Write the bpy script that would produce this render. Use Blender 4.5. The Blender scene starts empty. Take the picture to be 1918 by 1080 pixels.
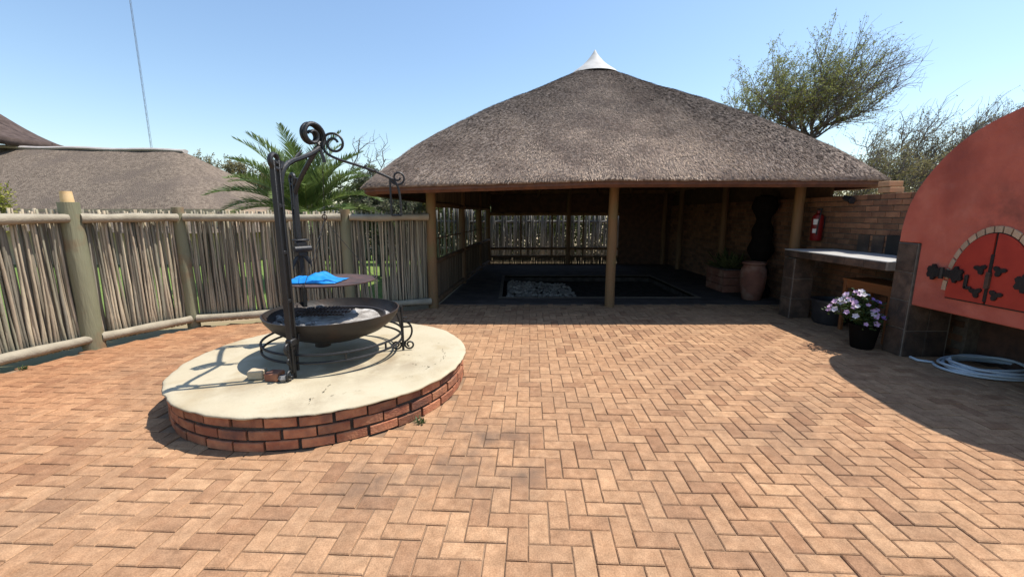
import bpy, math, random
from mathutils import Vector, Matrix, noise
random.seed(7)
R = math.radians
scene = bpy.context.scene
col = scene.collection

# ------------------------------------------------------------------ camera
CAM_H = 1.65
cam_data = bpy.data.cameras.new('camera')
cam_data.sensor_width = 36.0
cam_data.lens = 36.0 * 780.0 / 1918.0
cam_data.clip_start = 0.05
cam_data.clip_end = 3000
cam = bpy.data.objects.new('camera', cam_data)
cam.location = (0, 0, CAM_H)
cam.rotation_euler = (R(90 - 10), 0, 0)
col.objects.link(cam)
scene.camera = cam

# ------------------------------------------------------------------ light
SUN = Vector((0.49, 0.13, 1.0)).normalized()
world = bpy.data.worlds.new('World')
scene.world = world
world.use_nodes = True
wn = world.node_tree
bg = wn.nodes['Background']
sky = wn.nodes.new('ShaderNodeTexSky')
sky.sky_type = 'NISHITA'
sky.sun_disc = False
sky.sun_elevation = math.asin(SUN.z)
sky.sun_rotation = math.atan2(SUN.x, SUN.y)
sky.altitude = 1200
sky.air_density = 1.5
sky.dust_density = 1.4
sky.ozone_density = 3.5
wn.links.new(sky.outputs[0], bg.inputs[0])
bg.inputs[1].default_value = 0.123
sun_data = bpy.data.lights.new('sun', 'SUN')
sun_data.energy = 4.3
sun_data.angle = R(0.5)
sun_data.color = (1.0, 0.955, 0.89)
sun = bpy.data.objects.new('sun', sun_data)
sun.rotation_euler = SUN.to_track_quat('Z', 'Y').to_euler()
sun.location = (20, 5, 40)
col.objects.link(sun)
scene.view_settings.view_transform = 'Standard'
scene.view_settings.look = 'None'
scene.view_settings.gamma = 1
scene.view_settings.use_curve_mapping = False
scene.view_settings.exposure = 0.64
scene.cycles.diffuse_bounces = 1

# ------------------------------------------------------------------ helpers
def link_obj(name, me, parent=None):
    o = bpy.data.objects.new(name, me)
    col.objects.link(o)
    if parent is not None:
        o.parent = parent
    return o

def tag(o, label=None, cat=None, group=None, kind=None):
    if label: o['label'] = label
    if cat: o['category'] = cat
    if group: o['group'] = group
    if kind: o['kind'] = kind
    return o

def empty(name, label, cat, group=None):
    o = bpy.data.objects.new(name, None)
    o.empty_display_size = 0.1
    col.objects.link(o)
    return tag(o, label, cat, group)

class MB:
    def __init__(s):
        s.v = []; s.f = []
    def add(s, verts, faces):
        n = len(s.v)
        s.v.extend([tuple(p) for p in verts])
        s.f.extend([tuple(i + n for i in f) for f in faces])
        return s
    def box(s, c, d, rz=0.0, bevel=0.0, m=None):
        hx, hy, hz = d[0] / 2, d[1] / 2, d[2] / 2
        if bevel <= 0:
            vs = [Vector((x, y, z)) for z in (-hz, hz) for (x, y) in ((-hx, -hy), (hx, -hy), (hx, hy), (-hx, hy))]
            fs = [(3, 2, 1, 0), (4, 5, 6, 7), (0, 1, 5, 4), (1, 2, 6, 5), (2, 3, 7, 6), (3, 0, 4, 7)]
        else:
            b = bevel
            vs = []
            for z, i in ((-hz, b), (-hz + b, 0), (hz - b, 0), (hz, b)):
                vs += [Vector((x, y, z)) for (x, y) in ((-hx + i + (b if i == 0 else 0), -hy + i), (hx - i - (b if i == 0 else 0), -hy + i), (hx - i, -hy + i + (b if i == 0 else 0)), (hx - i, hy - i - (b if i == 0 else 0)), (hx - i - (b if i == 0 else 0), hy - i), (-hx + i + (b if i == 0 else 0), hy - i), (-hx + i, hy - i - (b if i == 0 else 0)), (-hx + i, -hy + i + (b if i == 0 else 0)))]
            fs = [tuple(range(7, -1, -1)), tuple(range(24, 32))]
            for r in range(3):
                for k in range(8):
                    a, c2 = r * 8 + k, r * 8 + (k + 1) % 8
                    fs.append((a, c2, c2 + 8, a + 8))
        mt = Matrix.Translation(Vector(c)) @ Matrix.Rotation(rz, 4, 'Z')
        if m is not None: mt = Matrix.Translation(Vector(c)) @ m
        return s.add([mt @ p for p in vs], fs)
    def tube(s, pts, rad, n=6, caps=True, flat=1.0, up=None):
        pts = [Vector(p) for p in pts]
        if not isinstance(rad, (list, tuple)): rad = [rad] * len(pts)
        rings = []
        prev = None
        for i, p in enumerate(pts):
            if i == 0: d = pts[1] - pts[0]
            elif i == len(pts) - 1: d = pts[-1] - pts[-2]
            else: d = pts[i + 1] - pts[i - 1]
            if d.length < 1e-9: d = Vector((0, 0, 1))
            d.normalize()
            if prev is None:
                a = Vector(up) if up is not None else (Vector((0, 0, 1)) if abs(d.z) < 0.9 else Vector((1, 0, 0)))
            else: a = prev
            x = (a - d * a.dot(d))
            if x.length < 1e-6: x = d.orthogonal()
            x.normalize(); y = d.cross(x); prev = x
            rings.append([p + (x * math.cos(2 * math.pi * k / n) + y * flat * math.sin(2 * math.pi * k / n)) * rad[i] for k in range(n)])
        vs = [q for r in rings for q in r]
        fs = []
        for i in range(len(pts) - 1):
            for k in range(n):
                k2 = (k + 1) % n
                fs.append((i * n + k, i * n + k2, (i + 1) * n + k2, (i + 1) * n + k))
        if caps:
            fs.append(tuple(range(n - 1, -1, -1)))
            fs.append(tuple((len(pts) - 1) * n + k for k in range(n)))
        return s.add(vs, fs)
    def lathe(s, c, prof, n=48, close=False):
        vs = []; fs = []
        for (r, z) in prof:
            for k in range(n):
                a = 2 * math.pi * k / n
                vs.append((c[0] + r * math.cos(a), c[1] + r * math.sin(a), c[2] + z))
        for i in range(len(prof) - 1):
            for k in range(n):
                k2 = (k + 1) % n
                fs.append((i * n + k, i * n + k2, (i + 1) * n + k2, (i + 1) * n + k))
        if prof[0][0] > 1e-6 and close: fs.append(tuple(range(n - 1, -1, -1)))
        if prof[-1][0] > 1e-6 and close: fs.append(tuple((len(prof) - 1) * n + k for k in range(n)))
        return s.add(vs, fs)
    def prism(s, poly, fn, t0, t1):
        """poly: list of 2D points; fn(a,b,t)->xyz; extruded between t0 and t1"""
        n = len(poly)
        vs = [fn(a, b, t0) for a, b in poly] + [fn(a, b, t1) for a, b in poly]
        fs = [tuple(range(n)), tuple(range(2 * n - 1, n - 1, -1))]
        fs += [(k, k + n, (k + 1) % n + n, (k + 1) % n) for k in range(n)]
        return s.add(vs, fs)
    def mesh(s, name, mat, smooth=False):
        me = bpy.data.meshes.new(name)
        me.from_pydata(s.v, [], s.f)
        me.validate()
        me.update()
        if mat is not None: me.materials.append(mat)
        if smooth:
            me.polygons.foreach_set('use_smooth', [True] * len(me.polygons))
        return me
    def build(s, name, mat, parent=None, smooth=False, fix=True):
        me = s.mesh(name, mat, smooth)
        if fix and len(s.f) < 60000:
            import bmesh
            bm = bmesh.new(); bm.from_mesh(me)
            bmesh.ops.recalc_face_normals(bm, faces=bm.faces)
            bm.to_mesh(me); bm.free()
        return link_obj(name, me, parent)

def smooth_angle(o, ang=35):
    me = o.data
    me.polygons.foreach_set('use_smooth', [True] * len(me.polygons))
    try:
        me.set_sharp_from_angle(angle=R(ang))
    except Exception:
        pass
    return o

def mat(name, c1, c2, scale=6.0, rough=0.8, bump=0.0, bscale=60.0, stretch=(1, 1, 1), rand=None, rc=None, ramt=0.5,
        metal=0.0, c3=None, s3=1.2, spec=0.4, trans=0.0, detail=5.0, lo=0.35, hi=0.65, dist=0.02):
    """noise mix of two colours on world position, an optional per-piece random tint (rand = 'obj' / 'island'), a large-scale third colour and a fine bump"""
    m = bpy.data.materials.new(name); m.use_nodes = True
    nt = m.node_tree; N = nt.nodes; L = nt.links
    b = N['Principled BSDF']
    geo = N.new('ShaderNodeNewGeometry')
    mp = N.new('ShaderNodeMapping'); mp.inputs['Scale'].default_value = stretch
    L.new(geo.outputs['Position'], mp.inputs['Vector'])
    nz = N.new('ShaderNodeTexNoise'); nz.inputs['Scale'].default_value = scale; nz.inputs['Detail'].default_value = detail
    L.new(mp.outputs[0], nz.inputs['Vector'])
    mr = N.new('ShaderNodeMapRange'); mr.inputs[1].default_value = lo; mr.inputs[2].default_value = hi
    L.new(nz.outputs['Fac'], mr.inputs[0])
    mx = N.new('ShaderNodeMix'); mx.data_type = 'RGBA'
    mx.inputs[6].default_value = (*c1, 1); mx.inputs[7].default_value = (*c2, 1)
    L.new(mr.outputs[0], mx.inputs[0])
    out = mx.outputs[2]
    if c3 is not None:
        n3 = N.new('ShaderNodeTexNoise'); n3.inputs['Scale'].default_value = s3; n3.inputs['Detail'].default_value = 6
        L.new(geo.outputs['Position'], n3.inputs['Vector'])
        r3 = N.new('ShaderNodeMapRange'); r3.inputs[1].default_value = 0.52; r3.inputs[2].default_value = 0.72
        L.new(n3.outputs['Fac'], r3.inputs[0])
        x3 = N.new('ShaderNodeMix'); x3.data_type = 'RGBA'; x3.inputs[7].default_value = (*c3, 1)
        L.new(r3.outputs[0], x3.inputs[0]); L.new(out, x3.inputs[6])
        out = x3.outputs[2]
    if rand:
        if rand == 'obj':
            ri = N.new('ShaderNodeObjectInfo').outputs['Random']
        else:
            ri = geo.outputs['Random Per Island']
        cr = N.new('ShaderNodeValToRGB')
        stops = rc or [(0.0, (0.55, 0.55, 0.55)), (0.5, (1, 1, 1)), (1.0, (1.35, 1.3, 1.25))]
        el = cr.color_ramp.elements
        el[0].position, el[0].color = stops[0][0], (*stops[0][1], 1)
        el[1].position, el[1].color = stops[-1][0], (*stops[-1][1], 1)
        for p_, c_ in stops[1:-1]:
            e = el.new(p_); e.color = (*c_, 1)
        L.new(ri, cr.inputs[0])
        ml = N.new('ShaderNodeMix'); ml.data_type = 'RGBA'; ml.blend_type = 'MULTIPLY'; ml.inputs[0].default_value = ramt
        L.new(out, ml.inputs[6]); L.new(cr.outputs[0], ml.inputs[7])
        out = ml.outputs[2]
    L.new(out, b.inputs['Base Color'])
    b.inputs['Roughness'].default_value = rough
    b.inputs['Metallic'].default_value = metal
    b.inputs['Specular IOR Level'].default_value = spec
    if trans > 0:
        tr = N.new('ShaderNodeBsdfTranslucent'); L.new(out, tr.inputs[0])
        ms = N.new('ShaderNodeMixShader'); ms.inputs[0].default_value = trans
        L.new(b.outputs[0], ms.inputs[1]); L.new(tr.outputs[0], ms.inputs[2])
        L.new(ms.outputs[0], N['Material Output'].inputs[0])
    if bump > 0:
        n2 = N.new('ShaderNodeTexNoise'); n2.inputs['Scale'].default_value = bscale; n2.inputs['Detail'].default_value = 4
        L.new(mp.outputs[0], n2.inputs['Vector'])
        bp = N.new('ShaderNodeBump'); bp.inputs['Strength'].default_value = bump; bp.inputs['Distance'].default_value = dist
        L.new(n2.outputs['Fac'], bp.inputs['Height']); L.new(bp.outputs[0], b.inputs['Normal'])
    m['_out'] = 0
    return m

def rnd(a, b): return random.uniform(a, b)
def hyp(x, y): return math.hypot(x, y)

# camera model used only to choose which pavers show largest
_c, _s = math.cos(R(10)), math.sin(R(10))
def project(x, y, z):
    z -= CAM_H
    fw = y * _c - z * _s
    if fw < 0.1: return None
    return (959 + 780 * x / fw, 540 - 780 * (y * _s + z * _c) / fw, fw)

# ------------------------------------------------------------------ materials
def paver_mat(name, rand):
    m = mat(name, (0.445, 0.264, 0.148), (0.38, 0.216, 0.118), scale=16, rough=0.9, bump=0.35, bscale=140, rand=rand,
            rc=[(0.0, (0.70, 0.64, 0.64)), (0.08, (0.83, 0.79, 0.79)), (0.3, (0.94, 0.92, 0.91)), (0.75, (1.02, 1.01, 1.01)), (1.0, (1.13, 1.15, 1.15))], ramt=0.95, spec=0.06, dist=0.01)
    nt = m.node_tree; N = nt.nodes; L = nt.links
    b = N['Principled BSDF']; src = b.inputs['Base Color'].links[0].from_socket
    geo = [n for n in N if n.type == 'NEW_GEOMETRY'][0]
    # fine grit and soot / grease stains spilled in front of the braai
    g = N.new('ShaderNodeTexNoise'); g.inputs['Scale'].default_value = 130; g.inputs['Detail'].default_value = 3
    L.new(geo.outputs['Position'], g.inputs['Vector'])
    gr = N.new('ShaderNodeMapRange'); gr.inputs[1].default_value = 0.3; gr.inputs[2].default_value = 0.7; gr.inputs[3].default_value = 0.78; gr.inputs[4].default_value = 1.16
    L.new(g.outputs['Fac'], gr.inputs[0])
    gm = N.new('ShaderNodeMix'); gm.data_type = 'RGBA'; gm.blend_type = 'MULTIPLY'; gm.inputs[0].default_value = 1
    L.new(src, gm.inputs[6]); L.new(gr.outputs[0], gm.inputs[7])
    src = gm.outputs[2]
    mo = N.new('ShaderNodeTexNoise'); mo.inputs['Scale'].default_value = 11; mo.inputs['Detail'].default_value = 9; mo.inputs['Roughness'].default_value = 0.7
    L.new(geo.outputs['Position'], mo.inputs['Vector'])
    mo2 = N.new('ShaderNodeMapRange'); mo2.inputs[1].default_value = 0.32; mo2.inputs[2].default_value = 0.68; mo2.inputs[3].default_value = 0.74; mo2.inputs[4].default_value = 1.16
    L.new(mo.outputs['Fac'], mo2.inputs[0])
    mm_ = N.new('ShaderNodeMix'); mm_.data_type = 'RGBA'; mm_.blend_type = 'MULTIPLY'; mm_.inputs[0].default_value = 1
    L.new(src, mm_.inputs[6]); L.new(mo2.outputs[0], mm_.inputs[7]); src = mm_.outputs[2]
    st = N.new('ShaderNodeTexNoise'); st.inputs['Scale'].default_value = 1.6; st.inputs['Detail'].default_value = 7; st.inputs['Roughness'].default_value = 0.65
    L.new(geo.outputs['Position'], st.inputs['Vector'])
    tot = None
    for (x, y, r, a) in ((-0.25, 2.75, 0.75, 1.0), (0.12, 2.45, 0.35, 0.9), (-0.75, 2.45, 0.55, 0.8), (1.6, 2.0, 0.8, 0.35), (2.2, 3.2, 0.9, 0.3)):
        vd = N.new('ShaderNodeVectorMath'); vd.operation = 'DISTANCE'; vd.inputs[1].default_value = (x, y, 0)
        L.new(geo.outputs['Position'], vd.inputs[0])
        mr = N.new('ShaderNodeMapRange'); mr.interpolation_type = 'SMOOTHSTEP'
        mr.inputs[1].default_value = 0; mr.inputs[2].default_value = r; mr.inputs[3].default_value = a; mr.inputs[4].default_value = 0
        L.new(vd.outputs['Value'], mr.inputs[0])
        if tot is None: tot = mr.outputs[0]
        else:
            ad = N.new('ShaderNodeMath'); ad.operation = 'MAXIMUM'; L.new(tot, ad.inputs[0]); L.new(mr.outputs[0], ad.inputs[1]); tot = ad.outputs[0]
    sm = N.new('ShaderNodeMapRange'); sm.inputs[1].default_value = 0.42; sm.inputs[2].default_value = 0.66
    L.new(st.outputs['Fac'], sm.inputs[0])
    ba = N.new('ShaderNodeMath'); ba.operation = 'MULTIPLY_ADD'; ba.inputs[1].default_value = 0.85; ba.inputs[2].default_value = 0.28
    L.new(tot, ba.inputs[0])
    mu = N.new('ShaderNodeMath'); mu.operation = 'MULTIPLY'; L.new(sm.outputs[0], mu.inputs[0]); L.new(ba.outputs[0], mu.inputs[1])
    xs = N.new('ShaderNodeMix'); xs.data_type = 'RGBA'; xs.inputs[7].default_value = (0.135, 0.092, 0.066, 1)
    L.new(mu.outputs[0], xs.inputs[0]); L.new(src, xs.inputs[6])
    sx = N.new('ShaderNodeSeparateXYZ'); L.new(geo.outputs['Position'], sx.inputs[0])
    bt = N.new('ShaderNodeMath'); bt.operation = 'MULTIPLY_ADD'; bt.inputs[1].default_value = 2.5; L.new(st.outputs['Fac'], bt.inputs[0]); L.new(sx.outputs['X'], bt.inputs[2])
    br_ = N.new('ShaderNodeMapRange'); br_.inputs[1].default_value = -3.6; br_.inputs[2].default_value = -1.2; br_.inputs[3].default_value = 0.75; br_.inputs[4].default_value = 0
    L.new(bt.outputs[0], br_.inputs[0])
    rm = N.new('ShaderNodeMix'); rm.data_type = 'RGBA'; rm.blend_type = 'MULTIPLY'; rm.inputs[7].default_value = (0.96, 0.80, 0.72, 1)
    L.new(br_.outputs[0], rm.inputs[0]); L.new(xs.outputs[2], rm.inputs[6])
    L.new(rm.outputs[2], b.inputs['Base Color'])
    return m
M = {}
M['paver'] = paver_mat('clay_paver', 'obj')
M['paver_far'] = paver_mat('clay_paver_joined', 'island')
M['bed'] = mat('joint_sand', (0.17, 0.102, 0.06), (0.31, 0.195, 0.115), scale=4, rough=1, bump=0.4)
M['shadecement'] = mat('shade_darkened_cement', (0.10, 0.082, 0.072), (0.065, 0.054, 0.048), scale=3, rough=0.9, bump=0.2, bscale=30, spec=0.05, detail=8)  # roof shade put into a darker floor colour
M['ground'] = mat('dry_ground', (0.34, 0.24, 0.15), (0.22, 0.18, 0.09), scale=0.8, rough=1, bump=0.4, bscale=12, c3=(0.15, 0.17, 0.06), s3=0.15)
M['lawn'] = mat('lawn_grass', (0.10, 0.17, 0.03), (0.17, 0.22, 0.05), scale=5, rough=1, bump=0.6, bscale=40)
M['brick_red'] = mat('red_plinth_brick', (0.27, 0.095, 0.05), (0.40, 0.175, 0.09), scale=11, rough=0.85, bump=0.4, bscale=70, rand='obj', ramt=0.8, c3=(0.12, 0.06, 0.045), s3=4)
M['mortar_dark'] = mat('dark_mortar', (0.05, 0.04, 0.035), (0.09, 0.07, 0.055), scale=20, rough=1, bump=0.5)
M['screed'] = mat('cream_screed', (0.44, 0.372, 0.25), (0.47, 0.405, 0.28), scale=3, rough=0.85, bump=0.15, bscale=50, c3=(0.36, 0.28, 0.165), s3=2.4, lo=0.4, hi=0.6)
def stain(m, spots, colr, scale=3.0, lo=0.38, hi=0.62):
    nt = m.node_tree; N = nt.nodes; L = nt.links; b = N['Principled BSDF']; src = b.inputs['Base Color'].links[0].from_socket
    geo = [n for n in N if n.type == 'NEW_GEOMETRY'][0]; tot = None
    for (c_, r_, a_) in spots:
        vd = N.new('ShaderNodeVectorMath'); vd.operation = 'DISTANCE'; vd.inputs[1].default_value = c_; L.new(geo.outputs['Position'], vd.inputs[0])
        mr = N.new('ShaderNodeMapRange'); mr.interpolation_type = 'SMOOTHSTEP'; mr.inputs[2].default_value = r_; mr.inputs[3].default_value = a_; mr.inputs[4].default_value = 0
        L.new(vd.outputs['Value'], mr.inputs[0])
        if tot is None: tot = mr.outputs[0]
        else:
            ad = N.new('ShaderNodeMath'); ad.operation = 'MAXIMUM'; L.new(tot, ad.inputs[0]); L.new(mr.outputs[0], ad.inputs[1]); tot = ad.outputs[0]
    nz = N.new('ShaderNodeTexNoise'); nz.inputs['Scale'].default_value = scale; nz.inputs['Detail'].default_value = 8; nz.inputs['Roughness'].default_value = 0.65; L.new(geo.outputs['Position'], nz.inputs['Vector'])
    mm = N.new('ShaderNodeMapRange'); mm.inputs[1].default_value = lo; mm.inputs[2].default_value = hi; L.new(nz.outputs['Fac'], mm.inputs[0])
    mu = N.new('ShaderNodeMath'); mu.operation = 'MULTIPLY'; L.new(tot, mu.inputs[0]); L.new(mm.outputs[0], mu.inputs[1])
    mx = N.new('ShaderNodeMix'); mx.data_type = 'RGBA'; mx.inputs[7].default_value = (*colr, 1)
    L.new(mu.outputs[0], mx.inputs[0]); L.new(src, mx.inputs[6]); L.new(mx.outputs[2], b.inputs['Base Color'])
stain(M['screed'], [((-1.45, 3.75, 0.28), 0.75, 0.75), ((-1.0, 3.75, 0.28), 0.45, 0.5), ((-2.2, 3.2, 0.28), 0.5, 0.35), ((-1.5, 2.9, 0.28), 0.3, 0.5)], (0.20, 0.14, 0.085), 5.0)
stain(M['screed'], [((-1.8, 4.0, 0.28), 2.2, 0.55)], (0.30, 0.25, 0.17), 14.0, 0.56, 0.72)
M['crack'] = mat('crack_dirt', (0.10, 0.09, 0.06), (0.20, 0.15, 0.09), scale=30, rough=1)
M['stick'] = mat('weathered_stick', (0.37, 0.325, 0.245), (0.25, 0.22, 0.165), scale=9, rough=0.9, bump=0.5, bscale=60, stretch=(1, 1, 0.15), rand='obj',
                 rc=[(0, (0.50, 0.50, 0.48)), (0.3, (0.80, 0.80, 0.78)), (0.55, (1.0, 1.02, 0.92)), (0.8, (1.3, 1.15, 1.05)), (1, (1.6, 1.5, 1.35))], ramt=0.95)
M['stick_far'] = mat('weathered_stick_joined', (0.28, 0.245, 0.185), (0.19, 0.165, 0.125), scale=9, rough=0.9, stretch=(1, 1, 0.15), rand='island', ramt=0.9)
M['pole'] = mat('treated_pole', (0.245, 0.23, 0.14), (0.175, 0.17, 0.10), scale=5, rough=0.8, bump=0.4, bscale=40, stretch=(1, 1, 0.12), c3=(0.22, 0.12, 0.06), s3=2.6)
M['rail'] = mat('weathered_rail', (0.36, 0.31, 0.225), (0.27, 0.23, 0.165), scale=6, rough=0.85, bump=0.3, bscale=40)
M['fresh'] = mat('fresh_cut_wood', (0.72, 0.50, 0.25), (0.62, 0.40, 0.18), scale=14, rough=0.7)
M['timber'] = mat('brown_timber', (0.17, 0.10, 0.05), (0.10, 0.062, 0.034), scale=6, rough=0.8, bump=0.4, bscale=50, stretch=(1, 1, 0.12))
M['post'] = mat('gum_pole_post', (0.24, 0.135, 0.06), (0.16, 0.10, 0.045), scale=5, rough=0.75, bump=0.4, bscale=50, stretch=(1, 1, 0.1), c3=(0.16, 0.14, 0.055), s3=1.5)
M['fascia'] = mat('red_brown_fascia', (0.15, 0.062, 0.032), (0.095, 0.042, 0.025), scale=8, rough=0.8, bump=0.5, bscale=60)
M['thatch'] = mat('grey_thatch', (0.215, 0.178, 0.152), (0.085, 0.070, 0.062), scale=22, rough=1, bump=0.6, bscale=110, c3=(0.095, 0.074, 0.064), s3=1.1, spec=0.05, detail=8, dist=0.06)
M['straw'] = mat('thatch_straw', (0.265, 0.215, 0.18), (0.145, 0.115, 0.10), scale=1.8, rough=1, rand='island', spec=0.05, detail=7, lo=0.40, hi=0.60,
                 rc=[(0, (0.5, 0.49, 0.48)), (0.5, (0.9, 0.88, 0.86)), (0.85, (1.25, 1.22, 1.16)), (1, (1.7, 1.62, 1.5))], ramt=1.0)
def eave_pale(m, z0, z1, gain):
    # newer, paler reed laid along the bottom of the coat
    nt = m.node_tree; N = nt.nodes; L = nt.links; b = N['Principled BSDF']; src = b.inputs['Base Color'].links[0].from_socket
    geo = [n for n in N if n.type == 'NEW_GEOMETRY'][0]
    sx = N.new('ShaderNodeSeparateXYZ'); L.new(geo.outputs['Position'], sx.inputs[0])
    nz = N.new('ShaderNodeTexNoise'); nz.inputs['Scale'].default_value = 1.1; nz.inputs['Detail'].default_value = 6; L.new(geo.outputs['Position'], nz.inputs['Vector'])
    ad = N.new('ShaderNodeMath'); ad.operation = 'MULTIPLY_ADD'; ad.inputs[1].default_value = 1.6; L.new(nz.outputs['Fac'], ad.inputs[0]); L.new(sx.outputs['Z'], ad.inputs[2])
    mr = N.new('ShaderNodeMapRange'); mr.inputs[1].default_value = z0 + 0.8; mr.inputs[2].default_value = z1 + 0.8; mr.inputs[3].default_value = 1; mr.inputs[4].default_value = 0
    L.new(ad.outputs[0], mr.inputs[0])
    mx = N.new('ShaderNodeMix'); mx.data_type = 'RGBA'; mx.blend_type = 'MULTIPLY'; mx.inputs[7].default_value = (*gain, 1)
    L.new(mr.outputs[0], mx.inputs[0]); L.new(src, mx.inputs[6]); L.new(mx.outputs[2], b.inputs['Base Color'])
eave_pale(M['thatch'], 2.15, 3.5, (1.9, 1.8, 1.68)); eave_pale(M['straw'], 2.15, 3.5, (1.85, 1.75, 1.62))
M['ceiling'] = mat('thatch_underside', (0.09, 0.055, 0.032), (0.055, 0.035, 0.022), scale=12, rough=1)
M['cap'] = mat('white_cement_cap', (0.50, 0.49, 0.46), (0.42, 0.41, 0.385), scale=5, rough=0.7, c3=(0.36, 0.34, 0.31), s3=4)
M['ridge'] = mat('grey_ridge_cement', (0.48, 0.44, 0.40), (0.38, 0.34, 0.31), scale=3, rough=0.95, bump=0.4)
M['tallroof'] = mat('dark_house_thatch', (0.105, 0.078, 0.068), (0.065, 0.048, 0.042), scale=4, rough=1, bump=0.8, bscale=30, spec=0.05)
M['iron'] = mat('black_iron', (0.013, 0.0125, 0.013), (0.008, 0.008, 0.0085), scale=14, rough=0.5, bump=0.15, bscale=60, metal=0.0, spec=0.5)
M['bowl'] = mat('sooty_steel', (0.032, 0.027, 0.024), (0.018, 0.015, 0.014), scale=6, rough=0.5, bump=0.1, bscale=40, c3=(0.07, 0.04, 0.025), s3=3, spec=0.35)
M['ash'] = mat('grey_ash', (0.40, 0.37, 0.33), (0.15, 0.13, 0.115), scale=8, rough=1, bump=0.8, bscale=30, c3=(0.62, 0.60, 0.57), s3=5)
M['grate'] = mat('rusty_grate', (0.10, 0.055, 0.035), (0.05, 0.035, 0.028), scale=20, rough=0.7)
M['rustplate'] = mat('rusty_plate', (0.095, 0.05, 0.04), (0.05, 0.035, 0.031), scale=9, rough=0.7, bump=0.2)
M['blue'] = mat('blue_plastic', (0.012, 0.24, 0.62), (0.010, 0.19, 0.52), scale=9, rough=0.45)
M['whitebrick'] = mat('pale_brick', (0.52, 0.42, 0.28), (0.42, 0.33, 0.22), scale=14, rough=0.9, bump=0.4)
M['stone'] = mat('grey_stone', (0.22, 0.21, 0.20), (0.10, 0.095, 0.09), scale=12, rough=0.9, bump=0.5)
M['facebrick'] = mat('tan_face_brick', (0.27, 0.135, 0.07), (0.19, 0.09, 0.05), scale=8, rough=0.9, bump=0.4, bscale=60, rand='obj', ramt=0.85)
M['facebrick_far_shade'] = mat('tan_face_brick_joined_shade', (0.19, 0.10, 0.055), (0.12, 0.062, 0.036), scale=8, rough=0.9, bump=0.4, bscale=60, rand='island', ramt=0.85)  # darker copy of the wall brick, pavilion shade put into the colour
M['mortar'] = mat('grey_mortar', (0.15, 0.12, 0.09), (0.10, 0.08, 0.06), scale=20, rough=1, bump=0.4)
M['sunlitbrick'] = mat('sunlit_top_brick', (0.52, 0.30, 0.16), (0.44, 0.25, 0.13), scale=10, rough=0.9, bump=0.4)  # sunlight on the wall-top bricks put into a paler brick colour
M['slate'] = mat('slate_tile', (0.105, 0.068, 0.046), (0.050, 0.036, 0.028), scale=7, rough=0.6, bump=0.4, bscale=35, rand='obj', ramt=0.8, c3=(0.15, 0.10, 0.07), s3=6)
M['grout'] = mat('pale_grout', (0.24, 0.20, 0.16), (0.17, 0.145, 0.12), scale=20, rough=1)
M['counter'] = mat('polished_cement', (0.56, 0.54, 0.50), (0.46, 0.44, 0.40), scale=5, rough=0.35, spec=0.5)
M['blacktile'] = mat('black_glazed_tile', (0.018, 0.018, 0.018), (0.030, 0.028, 0.026), scale=6, rough=0.3, rand='obj')
M['redplaster'] = mat('red_plaster', (0.55, 0.145, 0.092), (0.46, 0.105, 0.066), scale=5, rough=0.8, bump=0.45, bscale=9, c3=(0.32, 0.075, 0.05), s3=1.7, lo=0.3, hi=0.7, dist=0.03, detail=9)
stain(M['redplaster'], [((4.6, 3.95, 1.62), 0.55, 0.65), ((4.6, 3.6, 2.5), 0.6, 0.5), ((4.6, 4.75, 0.8), 0.5, 0.3)], (0.10, 0.045, 0.035), 3.5)
stain(M['redplaster'], [((4.6, 3.9, 1.5), 3.0, 0.5)], (0.58, 0.22, 0.15), 2.2, 0.52, 0.75)
M['reddoor'] = mat('red_door_paint', (0.43, 0.045, 0.026), (0.36, 0.036, 0.022), scale=6, rough=0.5)
M['vouss'] = mat('cream_arch_brick', (0.52, 0.38, 0.25), (0.42, 0.29, 0.19), scale=12, rough=0.9, bump=0.3, rand='obj')
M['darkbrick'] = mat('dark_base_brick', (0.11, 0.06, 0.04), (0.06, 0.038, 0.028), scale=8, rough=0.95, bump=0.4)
M['hose'] = mat('pale_hose', (0.52, 0.58, 0.62), (0.44, 0.50, 0.55), scale=6, rough=0.45)
M['blackplastic'] = mat('black_plastic', (0.022, 0.022, 0.024), (0.034, 0.033, 0.034), scale=8, rough=0.5)
M['ebony'] = mat('black_wood', (0.010, 0.008, 0.007), (0.006, 0.005, 0.004), scale=8, rough=0.9, spec=0.08)
M['terracotta'] = mat('terracotta', (0.20, 0.085, 0.055), (0.145, 0.06, 0.04), scale=6, rough=0.85, bump=0.2, c3=(0.24, 0.15, 0.11), s3=4)
M['orangewood'] = mat('orange_wood', (0.27, 0.105, 0.036), (0.20, 0.075, 0.026), scale=6, rough=0.5, stretch=(1, 0.15, 1))
M['redmetal'] = mat('red_enamel', (0.22, 0.010, 0.010), (0.18, 0.009, 0.009), scale=4, rough=0.35)
M['whitepaper'] = mat('white_label', (0.75, 0.75, 0.72), (0.68, 0.68, 0.66), scale=6, rough=0.6)
M['pebble'] = mat('grey_pebble', (0.36, 0.32, 0.27), (0.20, 0.175, 0.15), scale=6, rough=0.9, rand='island', ramt=0.8, spec=0.05)
M['sand'] = mat('pit_sand', (0.075, 0.066, 0.058), (0.04, 0.036, 0.032), scale=7, rough=1, bump=0.5, spec=0.0)
M['palesticks'] = mat('pale_pole', (0.24, 0.228, 0.21), (0.10, 0.095, 0.085), scale=6, rough=0.9, bump=0.4, stretch=(1, 1, 0.2), rand='obj', ramt=0.8)
M['darkstick'] = mat('dark_stick', (0.13, 0.095, 0.06), (0.08, 0.06, 0.04), scale=8, rough=0.95, rand='island', ramt=0.8, stretch=(1, 1, 0.2))
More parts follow.
